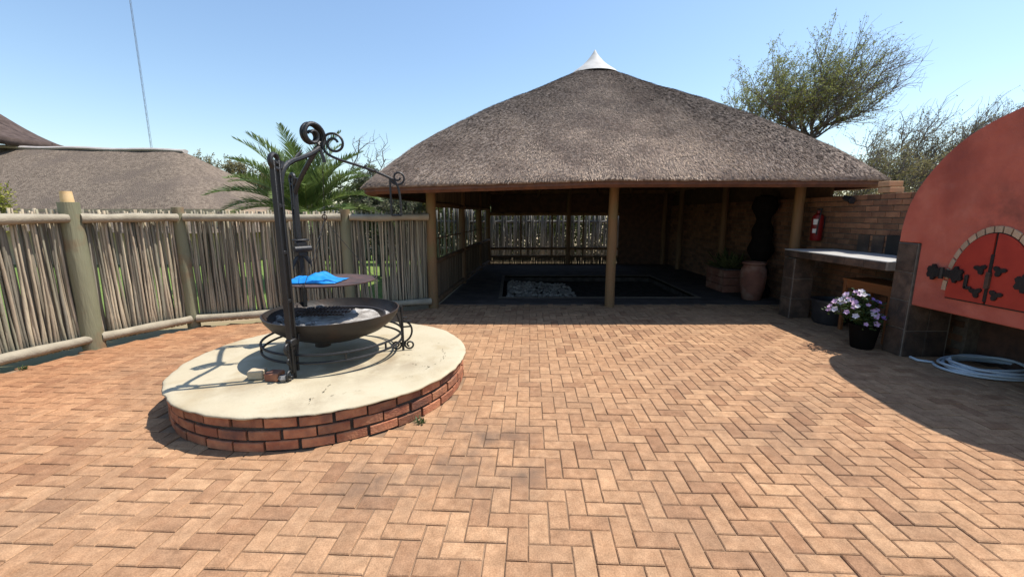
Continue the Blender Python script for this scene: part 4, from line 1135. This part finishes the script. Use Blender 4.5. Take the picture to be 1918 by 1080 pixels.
# fire extinguisher on the wall
fx = empty('fire_extinguisher', 'red fire extinguisher with white label hung on the brick wall', 'extinguisher'); fx.location = (5.19, 7.16, 1.22)
smooth_angle(MB().lathe((0, 0, 0), [(0.0, 0.0), (0.075, 0.0), (0.085, 0.02), (0.085, 0.38), (0.07, 0.43), (0.028, 0.46), (0.026, 0.50), (0.0, 0.50)], n=28).build('cylinder', M['redmetal'], fx))
MB().box((0, -0.02, 0.52), (0.04, 0.10, 0.035), bevel=0.006).build('valve', M['blackplastic'], fx)
MB().tube(bez((0, -0.06, 0.52), (-0.06, -0.14, 0.50), (-0.09, -0.13, 0.25), (-0.07, -0.10, 0.10)), 0.011, n=8).build('hose', M['blackplastic'], fx)
lbv = []; lbf = []
for (z0_, z1_) in ((0.27, 0.36), (0.13, 0.20)):
    i0 = len(lbv)
    for k in range(9):
        a = math.pi + 0.2 + 0.9 * k / 8
        for z in (z0_, z1_): lbv.append((0.0865 * math.cos(a), 0.0865 * math.sin(a), z))
    for k in range(8): lbf.append((i0 + 2 * k, i0 + 2 * k + 2, i0 + 2 * k + 3, i0 + 2 * k + 1))
MB().add(lbv, lbf).build('paper_label', M['whitepaper'], fx)
MB().box((0.095, 0, 0.3), (0.03, 0.05, 0.2)).build('wall_bracket', M['blackplastic'], fx)
# wall fixture
wf = empty('wall_spotlight', 'small black spotlight on a bracket high on the brick wall', 'spotlight'); wf.location = (5.28, 6.62, 1.86)
MB().box((0.012, 0, 0), (0.02, 0.08, 0.08), bevel=0.004).build('base_plate', M['blackplastic'], wf)
MB().tube([(0, 0, 0), (-0.06, 0, 0.03)], 0.012, n=8).build('arm', M['blackplastic'], wf)
smooth_angle(MB().tube([(-0.055, 0.07, 0.06), (-0.06, -0.02, 0.035), (-0.065, -0.10, 0.01)], [0.035, 0.042, 0.048], n=14).build('lamp_head', M['blackplastic'], wf))
# terracotta urn
ur = smooth_angle(MB().lathe((0, 0, 0), [(0.0, 0.0), (0.15, 0.0), (0.17, 0.02), (0.215, 0.25), (0.235, 0.46), (0.225, 0.60), (0.19, 0.665), (0.185, 0.69), (0.215, 0.715), (0.215, 0.745), (0.18, 0.745), (0.165, 0.68), (0.19, 0.55), (0.0, 0.5)], n=40).build('terracotta_urn', M['terracotta']), 50)
ur.location = (4.74, 8.10, 0); tag(ur, 'tall terracotta urn standing on the pavilion floor', 'urn')
# carved totem
tp = []
for k in range(33):
    z = 2.0 * k / 32
    tp.append((0.185 + 0.035 * math.sin(z * 7.0 + 0.6) + 0.03 * math.sin(z * 15), z))
tp = [(0.0, 0.0)] + tp + [(0.08, 2.03), (0.0, 2.04)]
tt = smooth_angle(MB().lathe((0, 0, 0), tp, n=20).build('carved_totem', M['ebony']), 60)
tt.location = (5.02, 8.42, 0); tag(tt, 'tall black wavy carved wooden totem against the pavilion wall', 'totem')
# planter box with plant
px = empty('planter_box', 'brown wooden planter box behind the terracotta urn', 'planter'); px.location = (4.75, 9.15, 0)
for k in range(3):
    MB().box((0, 0, 0.09 + 0.16 * k), (0.50, 0.80, 0.15), bevel=0.006).build('plank', M['terracotta'], px)
MB().box((0, 0, 0.50), (0.44, 0.74, 0.02)).build('soil', M['mortar_dark'], px)
lf = MB()
for k in range(160):
    a = rnd(0, 6.28); e = rnd(0.2, 1.3); ln = rnd(0.2, 0.55); b0 = Vector((rnd(-.12, .12), rnd(-.25, .25), 0.5))
    d_ = Vector((math.cos(a) * math.cos(e), math.sin(a) * math.cos(e), math.sin(e))); s2 = Vector((-math.sin(a), math.cos(a), 0)) * 0.03
    lf.add([b0, b0 + d_ * ln * 0.5 + s2, b0 + d_ * ln - Vector((0, 0, 0.06)), b0 + d_ * ln * 0.5 - s2], [(0, 1, 2, 3)])
o = lf.build('leaves', M['leaf_bush'], px, fix=False); o['kind'] = 'stuff'

# flower pot
fl = empty('flower_pot', 'dark pot of pink and purple petunias in front of the counter', 'flowers'); FO = Vector((4.42, 5.06, 0)); fl.location = FO
smooth_angle(MB().lathe((0, 0, 0), [(0.0, 0.0), (0.11, 0.0), (0.12, 0.02), (0.155, 0.28), (0.165, 0.28), (0.165, 0.31), (0.145, 0.31), (0.135, 0.27), (0.0, 0.26)], n=28).build('pot', M['ebony'], fl))
lf = MB(); stems = MB(); spots = []
for k in range(60):
    a = rnd(0, 6.28); rr = math.sqrt(random.random()); e = Vector((-0.15 + math.cos(a) * rr * 0.30, math.sin(a) * rr * 0.26, 0.40 + 0.36 * math.sqrt(max(0, 1 - rr * rr)) * rnd(0.55, 1.05) - rr * 0.06))
    b0 = Vector((math.cos(a) * 0.08 * rr, math.sin(a) * 0.08 * rr, 0.28)); ctrl = b0 + Vector((e.x * 0.3, e.y * 0.3, (e.z - 0.28) * 0.8))
    path = bez(b0, ctrl, ctrl, e, 5); stems.tube(path, 0.0035, n=4); spots.append(e)
    for q in range(22):
        p = path[random.randint(1, 5)] + Vector((rnd(-.05, .05), rnd(-.05, .05), rnd(-.05, .03)))
        a2 = rnd(0, 6.28); t2 = rnd(-0.4, 0.9); d_ = Vector((math.cos(a2) * math.cos(t2), math.sin(a2) * math.cos(t2), math.sin(t2))); s2 = d_.cross(Vector((rnd(-1, 1), rnd(-1, 1), rnd(-1, 1)))).normalized() * 0.011
        l2 = rnd(0.03, 0.055); lf.add([p, p + d_ * l2 * 0.5 + s2, p + d_ * l2, p + d_ * l2 * 0.5 - s2], [(0, 1, 2, 3)])
stems.build('stems', M['flower_leaf'], fl, fix=False)
o = lf.build('leaves', M['flower_leaf'], fl, fix=False); o['kind'] = 'stuff'
def blossom(m):
    mb = MB(); vs = [(0, 0, -0.012)]; fs = []
    for k in range(15):
        a = 2 * math.pi * k / 15; r = 0.030 + 0.006 * math.cos(a * 5)
        vs.append((r * 0.5 * math.cos(a), r * 0.5 * math.sin(a), -0.002)); vs.append((r * math.cos(a), r * math.sin(a), 0.004 + 0.003 * math.sin(a * 5)))
    for k in range(15):
        k2 = (k + 1) % 15; fs.append((0, 1 + 2 * k, 1 + 2 * k2)); fs.append((1 + 2 * k, 2 + 2 * k, 2 + 2 * k2, 1 + 2 * k2))
    return mb.add(vs, fs).mesh('blossom', M[m], smooth=True)
bms = [blossom('petal_purple'), blossom('petal_pink'), blossom('petal_white')]
for e in spots:
    ux = e.x - 0.1 * e.z
    ch_ = 0 if (e.x + rnd(-.08, .08)) > 0.03 else (1 if random.random() < 0.65 else 2)
    o = link_obj('blossom', bms[ch_], fl); o.location = e + Vector((0, 0, 0.012))
    dr_ = Vector((e.x * 1.2, e.y * 1.2 - 0.14, 0.30 + rnd(-.05, .25))).normalized()
    o.rotation_euler = dr_.to_track_quat('Z', 'Y').to_euler(); s2 = rnd(0.8, 1.25); o.scale = (s2, s2, s2)

# small weeds
def tuft(c, n_, h, name, label):
    mb = MB()
    for k in range(n_):
        a = rnd(0, 6.28); e = rnd(0.3, 1.3); ln = h * rnd(0.5, 1.1); b0 = Vector((rnd(-.03, .03), rnd(-.03, .03), 0))
        d_ = Vector((math.cos(a) * math.cos(e), math.sin(a) * math.cos(e), math.sin(e))); s2 = Vector((-math.sin(a), math.cos(a), 0)) * h * 0.09
        mb.add([b0 - s2 * 0.4, b0 + d_ * ln * 0.6 + s2, b0 + d_ * ln, b0 + d_ * ln * 0.6 - s2], [(0, 1, 2, 3)])
    o = mb.build(name, M['flower_leaf'], fix=False); o.location = c; return tag(o, label, 'weed')
tuft((-0.74, 3.12, 0.0), 50, 0.055, 'weed_tuft', 'small green weed growing at the foot of the round plinth')
tuft((-5.30, 4.30, 0.0), 40, 0.06, 'weed_tuft', 'small green weed in the paving under the fence rail')

# ------------------------------------------------------------------ trees and plants
def limb_path(a, b, n_=7, wob=0.12, arch_=0.0):
    a, b = Vector(a), Vector(b); L1 = (b - a).length; sd = rnd(0, 50)
    return [a + (b - a) * (i / n_) + Vector((noise.noise(Vector((sd, i * 0.6, 0))), noise.noise(Vector((sd, i * 0.6, 9))), noise.noise(Vector((sd, i * 0.6, 18))))) * wob * L1 * math.sin(math.pi * min(1, i / n_ * 0.9 + 0.05)) + Vector((0, 0, arch_ * math.sin(math.pi * i / n_))) for i in range(n_ + 1)]
def feather_tree(name, label, base, fork, targets, bias, leaf_m, twig_n, leaf_n, blen=(0.6, 1.3), tlen=(0.25, 0.55), lsize=0.05, r0=0.16, group=None, lprob=None, spread=0.5, leaf_w=0.35):
    root = empty(name, label, 'tree', group); root.location = base
    base = Vector(base); fork = Vector(fork); bias = Vector(bias).normalized()
    tr = MB(); tr.tube(limb_path(base + Vector((0, 0, -0.06)), fork, 6, 0.05), [r0 * (1.2 - 0.07 * i) for i in range(7)], n=9)
    tw = MB(); lv = MB()
    def rv(s): return Vector((rnd(-s, s), rnd(-s, s), rnd(-s, s)))
    for tg in targets:
        tg = Vector(tg); pth = limb_path(fork, tg, 9, 0.13)
        L1 = (tg - fork).length
        tr.tube(pth, [max(0.012, r0 * 0.42 * (1 - 0.10 * i)) for i in range(10)], n=6, caps=False)
        nbr = max(6, int(L1 * twig_n))
        for k in range(nbr):
            t = 0.22 + 0.78 * (k + random.random()) / nbr
            f = t * 9; i = min(8, int(f)); p = pth[i].lerp(pth[i + 1], f - i)
            ld = (pth[i + 1] - pth[i]).normalized()
            d = (bias * 0.75 + ld * 0.5 + rv(spread)).normalized()
            bl_n = rnd(*blen) * (1.1 - 0.35 * t)
            e = p + d * bl_n + rv(0.08); mid = (p + e) / 2 + rv(0.17)
            tw.tube([p, mid, e], [0.014, 0.010, 0.005], n=4, caps=False)
            for q in range(5):
                t2 = 0.25 + 0.75 * q / 4; p2 = (p.lerp(mid, t2 * 2) if t2 < 0.5 else mid.lerp(e, t2 * 2 - 1))
                d2 = (d * 0.5 + bias * 0.5 + rv(0.95)).normalized(); l2 = rnd(*tlen); e2 = p2 + d2 * l2 + rv(0.03)
                tw.tube([p2, (p2 + e2) / 2 + rv(0.06), e2], [0.006, 0.005, 0.003], n=3, caps=False)
                lp = lprob(p2) if lprob else 1.0
                for z_ in range(leaf_n):
                    if random.random() > lp: continue
                    pl_ = p2.lerp(e2, rnd(0.0, 1.0)) + rv(0.05)
                    dl = (d2 * 0.5 + rv(1)).normalized(); sl = dl.cross(rv(1)).normalized() * lsize * leaf_w
                    ll = lsize * rnd(0.6, 1.4)
                    lv.add([pl_ - sl * 0.5, pl_ + dl * ll * 0.5 + sl * 0.4, pl_ + dl * ll, pl_ + dl * ll * 0.5 - sl], [(0, 1, 2, 3)])
    for (n2, mb, m) in (('trunk', tr, 'bark'), ('twigs', tw, 'twig'), ('leaves', lv, leaf_m)):
        if not mb.f: continue
        o = mb.build(n2, M[m], None, fix=False); o.data.transform(Matrix.Translation(-base)); o.parent = root
        if n2 != 'trunk': o['kind'] = 'stuff'
    return root
feather_tree('thorn_tree', 'windswept green thorn tree rising above the right slope of the pavilion roof', (11.5, 18, -0.05), (12.3, 18, 4.7),
    [(9.0, 18.3, 5.6), (9.3, 17, 6.2), (9.9, 19, 6.4), (10.3, 17.6, 6.9), (11.0, 18.6, 7.2), (11.6, 17.0, 6.5), (11.9, 17.3, 7.5), (12.8, 18.4, 7.7), (13.6, 17.8, 7.9), (13.9, 19.2, 7.2), (14.6, 18, 7.6), (15.4, 18.3, 7.6), (13.0, 16.8, 6.9), (12.4, 18.9, 6.4), (10.6, 18, 5.8), (14.6, 18.6, 6.6), (10.2, 17.2, 6.0), (14.4, 17.6, 5.9), (15.6, 18, 6.8), (9.6, 18.4, 5.9)],
    (0.64, 0.0, 0.77), 'leaf_acacia', 10, 14, lsize=0.075, r0=0.11, lprob=lambda p: max(0.0, min(1.0, 1.1 - (p.x - 10.6) / 4.6)), blen=(0.7, 1.9), tlen=(0.35, 0.85), spread=0.75)
feather_tree('thorn_tree', 'sparse dry thorn tree between the pavilion roof and the red oven', (14.2, 15, -0.05), (14.0, 15, 1.5),
    [(11.6, 15.4, 2.9), (12.0, 14.6, 3.5), (12.6, 15.5, 4.1), (13.3, 14.8, 3.2), (13.6, 15.3, 4.5), (14.2, 14.6, 3.8), (14.6, 15.4, 4.6), (15.6, 14.7, 4.6), (16.6, 15.4, 4.9), (17.4, 15.0, 4.9), (18.4, 15.2, 5.3), (17.2, 14.8, 3.9), (16.0, 15.2, 3.4), (18.6, 14.8, 4.4), (15.2, 15, 2.8), (13.0, 14.8, 2.6), (19.4, 15, 5.2), (15.2, 14.6, 3.9), (16.4, 15.2, 4.2)],
    (0.68, 0.0, 0.62), 'leaf_dry', 14, 9, lsize=0.065, r0=0.10, lprob=lambda p: max(0.08, min(1.0, 1.1 - (p.z - 2.8) / 2.4)), blen=(0.6, 1.5), tlen=(0.3, 0.7), spread=0.8)
feather_tree('bare_shrub', 'leafless grey shrub behind the right side of the palm', (-5.2, 13, -0.05), (-5.1, 13, 1.6),
    [(-4.3, 13.2, 3.3), (-3.8, 13, 3.3), (-4.5, 12.8, 3.8), (-3.5, 13.2, 2.7)],
    (0.5, 0, 0.6), 'leaf_dry', 4, 1, lsize=0.05, r0=0.03, blen=(0.3, 0.8), tlen=(0.2, 0.4), spread=0.8)
feather_tree('grey_green_shrub', 'grey green bush behind the fence at the left edge of the pavilion', (-3.6, 11.5, -0.05), (-3.6, 11.5, 0.8),
    [(-4.6, 11.4, 1.9), (-4.2, 11.6, 2.3), (-3.7, 11.3, 2.45), (-3.2, 11.6, 2.3), (-2.8, 11.5, 1.9), (-2.5, 11.2, 1.6), (-3.9, 11.1, 1.7), (-3.3, 11.2, 1.6)],
    (0.1, 0, 0.8), 'leaf_grey', 16, 16, lsize=0.075, r0=0.07, blen=(0.3, 0.7), tlen=(0.2, 0.35), spread=0.9)
feather_tree('leafy_bush', 'small yellow green bush behind the fence right of the palm', (-4.7, 14.5, -0.05), (-4.7, 14.5, 0.8),
    [(-5.3, 14.5, 1.9), (-4.8, 14.5, 2.4), (-4.2, 14.5, 2.2), (-3.6, 14.5, 2.1), (-3.0, 14.4, 2.2), (-2.5, 14.4, 2.0)],
    (0.1, 0, 0.8), 'leaf_yellow', 16, 14, lsize=0.09, r0=0.07, blen=(0.3, 0.7), tlen=(0.2, 0.35), spread=0.9)
feather_tree('olive_tree', 'dusty olive tree behind the end of the house roof', (-14.5, 24, -0.05), (-14.5, 24, 1.6),
    [(-18, 24, 4.1), (-17, 23.6, 4.2), (-16, 24.2, 4.1), (-15, 23.8, 4.0), (-14, 24.3, 3.8), (-13, 24, 3.6), (-12, 23.7, 3.4), (-12.5, 24, 2.6), (-15, 23.5, 3.0), (-11.2, 24, 2.6)],
    (0.1, 0, 0.8), 'leaf_dry', 13, 14, lsize=0.11, r0=0.14, blen=(0.5, 1.0), tlen=(0.25, 0.5), spread=0.9)
feather_tree('yellow_thorn_bush', 'yellow green thorny branch in front of the house roof at the left edge', (-11.0, 8.6, -0.05), (-10.8, 8.6, 1.0),
    [(-11.2, 8.6, 2.15), (-10.7, 8.6, 2.1), (-10.35, 8.5, 1.95), (-11.6, 8.5, 2.2)],
    (0.55, 0, 0.35), 'leaf_yellow', 13, 12, lsize=0.065, r0=0.05, blen=(0.25, 0.6), tlen=(0.15, 0.3), spread=0.6)
# trees behind the pavilion, closing the view under the roof and at the right
feather_tree('background_tree', 'dark leafy tree standing behind the pole fence', (1.0, 20, -0.05), (1.0, 20, 0.9),
    [(-6.5, 21, 1.6), (-5, 20.8, 2.2), (-3.6, 21.2, 2.2), (-2.4, 20.9, 2.5), (-1.2, 21.1, 2.7), (0, 20.8, 2.8), (1.2, 21, 2.9), (2.4, 21.1, 2.7), (3.6, 20.9, 2.4), (4.6, 21, 2.0), (-4, 20.6, 1.2), (-2, 20.6, 1.3), (0.2, 20.5, 1.5), (2.2, 20.6, 1.4), (3.8, 20.7, 1.2), (-5.6, 20.8, 1.0)],
    (0, 0, 0.9), 'leaf_bush', 16, 16, lsize=0.22, r0=0.14, blen=(0.5, 1.0), tlen=(0.25, 0.5), spread=0.95)
feather_tree('low_scrub', 'low olive scrub above the brick wall beside the red oven', (9.6, 12.4, -0.05), (9.8, 12.4, 0.7),
    [(8.4, 12.4, 1.9), (8.8, 12.2, 2.3), (9.3, 12.5, 2.6), (9.9, 12.3, 2.7), (10.5, 12.5, 2.9), (11.2, 12.3, 3.0), (11.9, 12.4, 2.9), (10.2, 12.1, 1.9), (11.4, 12.1, 2.0)],
    (0.4, 0, 0.8), 'leaf_dry', 10, 10, lsize=0.07, r0=0.08, blen=(0.4, 0.9), tlen=(0.2, 0.4), spread=0.7)

hd = empty('hedge', 'dense dark hedge growing behind the pale pole fence', 'hedge'); hd.location = (-1, 18.5, -0.05)
hl = MB(); hst = MB()
for k in range(26000):
    x = rnd(-9, 8); yy = rnd(-0.7, 0.7); top_h = 2.25 + 0.35 * noise.noise(Vector((x * 0.6, 0, 0))) - 0.6 * yy * yy; z = rnd(0.02, 1.0) * top_h
    d_ = Vector((rnd(-1, 1), rnd(-1, 1), rnd(-0.6, 1))).normalized(); s2 = d_.cross(Vector((rnd(-1, 1), rnd(-1, 1), rnd(-1, 1)))).normalized() * rnd(0.03, 0.05); l2 = rnd(0.09, 0.17); p = Vector((x + 1, yy, z))
    hl.add([p, p + d_ * l2 * 0.5 + s2, p + d_ * l2, p + d_ * l2 * 0.5 - s2], [(0, 1, 2, 3)])
for k in range(40):
    x = rnd(-8.8, 7.8) + 1; yy = rnd(-0.3, 0.3)
    hst.tube([(x, yy, 0), (x + rnd(-.1, .1), yy, 1.0), (x + rnd(-.3, .3), yy + rnd(-.2, .2), 2.0)], [0.04, 0.03, 0.012], n=5)
o = hl.build('leaves', M['leaf_bush'], hd, fix=False); o['kind'] = 'stuff'
hst.build('stems', M['bark'], hd, fix=False)
# palm
pmr = empty('palm_tree', 'short date palm with arching fronds behind the stick fence', 'palm'); PO = Vector((-5.05, 10.4, -0.05)); pmr.location = PO
tk = MB(); 
tk.lathe((0, 0, 0), [(0.0, 0), (0.26, 0), (0.28, 0.3), (0.24, 0.8), (0.25, 1.5), (0.22, 1.75), (0.0, 1.8)], n=18)
for k in range(70):
    a = k * 2.4; z = 0.2 + 1.5 * k / 70; c_, s_ = math.cos(a), math.sin(a)
    tk.tube([(0.2 * c_, 0.2 * s_, z), (0.33 * c_, 0.33 * s_, z + 0.10)], [0.05, 0.025], n=4)
tk.build('trunk', M['bark'], pmr)
for k in range(46):
    a = k * 2.39996 + rnd(-.15, .15); e0 = R(88 - 72 * (k / 46) ** 0.9 + rnd(-6, 6)); ln = rnd(1.7, 2.2)
    hd = Vector((math.cos(a), math.sin(a), 0)); side = Vector((-math.sin(a), math.cos(a), 0))
    p = Vector((0.08 * math.cos(a), 0.08 * math.sin(a), 1.72)); pts = [p]; e = e0; ns = 14
    for i in range(ns):
        p = p + (hd * math.cos(e) + Vector((0, 0, math.sin(e)))) * ln / ns; pts.append(p)
        e -= R(2.2 + 5.5 * (i / ns)) * (1.2 - math.sin(e0) * 0.45)
    rib = MB().tube(pts, [0.020 * (1 - 0.85 * i / ns) for i in range(ns + 1)], n=5).build('frond', M['palm_rib'], pmr, fix=False)
    lv = MB()
    for i in range(64):
        t = 0.14 + 0.86 * i / 63; f = t * ns; q = min(ns - 1, int(f)); c0 = pts[q].lerp(pts[q + 1], f - q); fd = (pts[q + 1] - pts[q]).normalized()
        up_ = side.cross(fd).normalized() * -1
        if up_.z < 0: up_ = -up_
        for sg in (-1, 1):
            d = (fd * rnd(0.75, 1.0) + side * sg * rnd(0.6, 0.85) + up_ * rnd(0.1, 0.5)).normalized()
            l2 = 0.40 * math.sin(math.pi * (0.16 + 0.80 * t)) * rnd(0.8, 1.15) + 0.05
            wd = fd.cross(d).cross(d).normalized() * 0.011
            tip = c0 + d * l2 + Vector((0, 0, -0.05 * l2))
            lv.add([c0 - wd * 0.6, c0 + d * l2 * 0.45 - wd, tip, c0 + d * l2 * 0.45 + wd, c0 + wd * 0.6], [(0, 1, 2, 3, 4)])
    lv.build('leaflets', M['palm_leaf'], rib, fix=False)['kind'] = 'stuff'

# ------------------------------------------------------------------ house roof at the left, mast
hs = empty('thatched_house', 'thatched house with long pale ridge beyond the stick fence', 'house'); HO = Vector((-15, 18, 0)); hs.location = HO
def hpart(o, parent=None): o.data.transform(Matrix.Translation(-HO)); o.parent = parent or hs; return o
def roof_sheet(rows, cols, fn):
    vs = [fn(i / rows, j / cols) for i in range(rows + 1) for j in range(cols + 1)]
    fs = [(i * (cols + 1) + j, i * (cols + 1) + j + 1, (i + 1) * (cols + 1) + j + 1, (i + 1) * (cols + 1) + j) for i in range(rows) for j in range(cols)]
    return vs, fs
# main roof: ridge along x from -30 to -12.6 at y=18, hip at the right end
RY = 18.0; RZ_ = 4.25; RX1 = -13.75; EZ = 1.05
def main_roof(u, v):
    # u: ridge(0) -> eave(1); v: around, 0..1 front from left to right, through hip to the back
    ex = [(-34, 13.6), (-10.2, 13.6), (-8.9, 15.5), (-8.9, 20.5), (-10.2, 22.4), (-34, 22.4)]
    rx = [(-34, RY), (RX1 - 0.3, RY - 0.03), (RX1, RY - 0.02), (RX1, RY + 0.02), (RX1 - 0.3, RY + 0.03), (-34, RY)]
    f = v * 5; i = min(4, int(f)); w = f - i
    E0 = Vector(ex[i]).lerp(Vector(ex[i + 1]), w); R0 = Vector(rx[i]).lerp(Vector(rx[i + 1]), w)
    p = R0.lerp(E0, u); z = RZ_ - (RZ_ - EZ) * (0.93 * u ** 1.06 + 0.07 * u ** 5)
    z += (R0.x + 14) * -0.02
    z += 0.06 * noise.noise(Vector((p.x * 0.6, p.y * 0.6, 0))) + 0.03 * noise.noise(Vector((p.x * 2, p.y * 2, 3)))
    return (p.x, p.y, z)
vs, fs = roof_sheet(22, 150, main_roof)
hr = hpart(MB().add(vs, fs).build('roof', M['houseroof'], smooth=True))
rc_ = [(x, RY, RZ_ + (x + 14) * -0.02 + 0.02 + 0.02 * math.sin(x * 2)) for x in [-34 + (RX1 + 34.2) * k / 60 for k in range(61)]]
hpart(MB().tube(rc_, 0.08, n=8, flat=2.2).build('ridge_cap', M['ridge'], None), hr)
# taller roof block at the left, its flared eave over the ridge
def tall_roof(u, v):
    a = -math.pi / 2 + math.pi * v
    rr = 0.2 + 4.6 * u; z = 4.72 + 3.5 * (1 - u) ** 1.45
    cx, cy = -24.9, 18.6
    return (cx + rr * math.cos(a), cy + rr * math.sin(a) * 0.85, z + 0.04 * noise.noise(Vector((a * 4, u * 5, 0))))
vs, fs = roof_sheet(14, 40, tall_roof)
tr_ = MB().add(vs, fs).build('tall_roof', M['tallroof'], smooth=True); tr_.modifiers.new('t', 'SOLIDIFY').thickness = 0.3
hpart(tr_)
hpart(MB().box((-21, 18, 0.9), (22.6, 7.4, 1.9)).build('wall', M['plasterwall']))
hpart(MB().box((-25.6, 18.6, 2.3), (5.6, 5.4, 4.4)).build('wall', M['plasterwall']))
ma = empty('radio_mast', 'thin tall radio mast rising behind the house roof', 'mast'); MO = Vector((-16.6, 20, -0.05)); ma.location = MO
legs = []
for k in range(3):
    a = 2 * math.pi * k / 3 + 0.3; p0 = Vector((0.045 * math.cos(a), 0.045 * math.sin(a), 0)); legs.append(p0)
    MB().tube([p0, p0 * 0.7 + Vector((0, 0, 13)), p0 * 0.3 + Vector((0, 0, 18))], 0.0045, n=5).build('mast_leg', M['mast'], ma)
br_ = MB()
for i in range(60):
    z = i * 0.3; s_ = 1 - 0.7 * z / 18
    for k in range(3): br_.tube([legs[k] * s_ + Vector((0, 0, z)), legs[(k + 1) % 3] * s_ + Vector((0, 0, z + 0.3))], 0.003, n=3, caps=False)
br_.build('lattice', M['mast'], ma, fix=False)
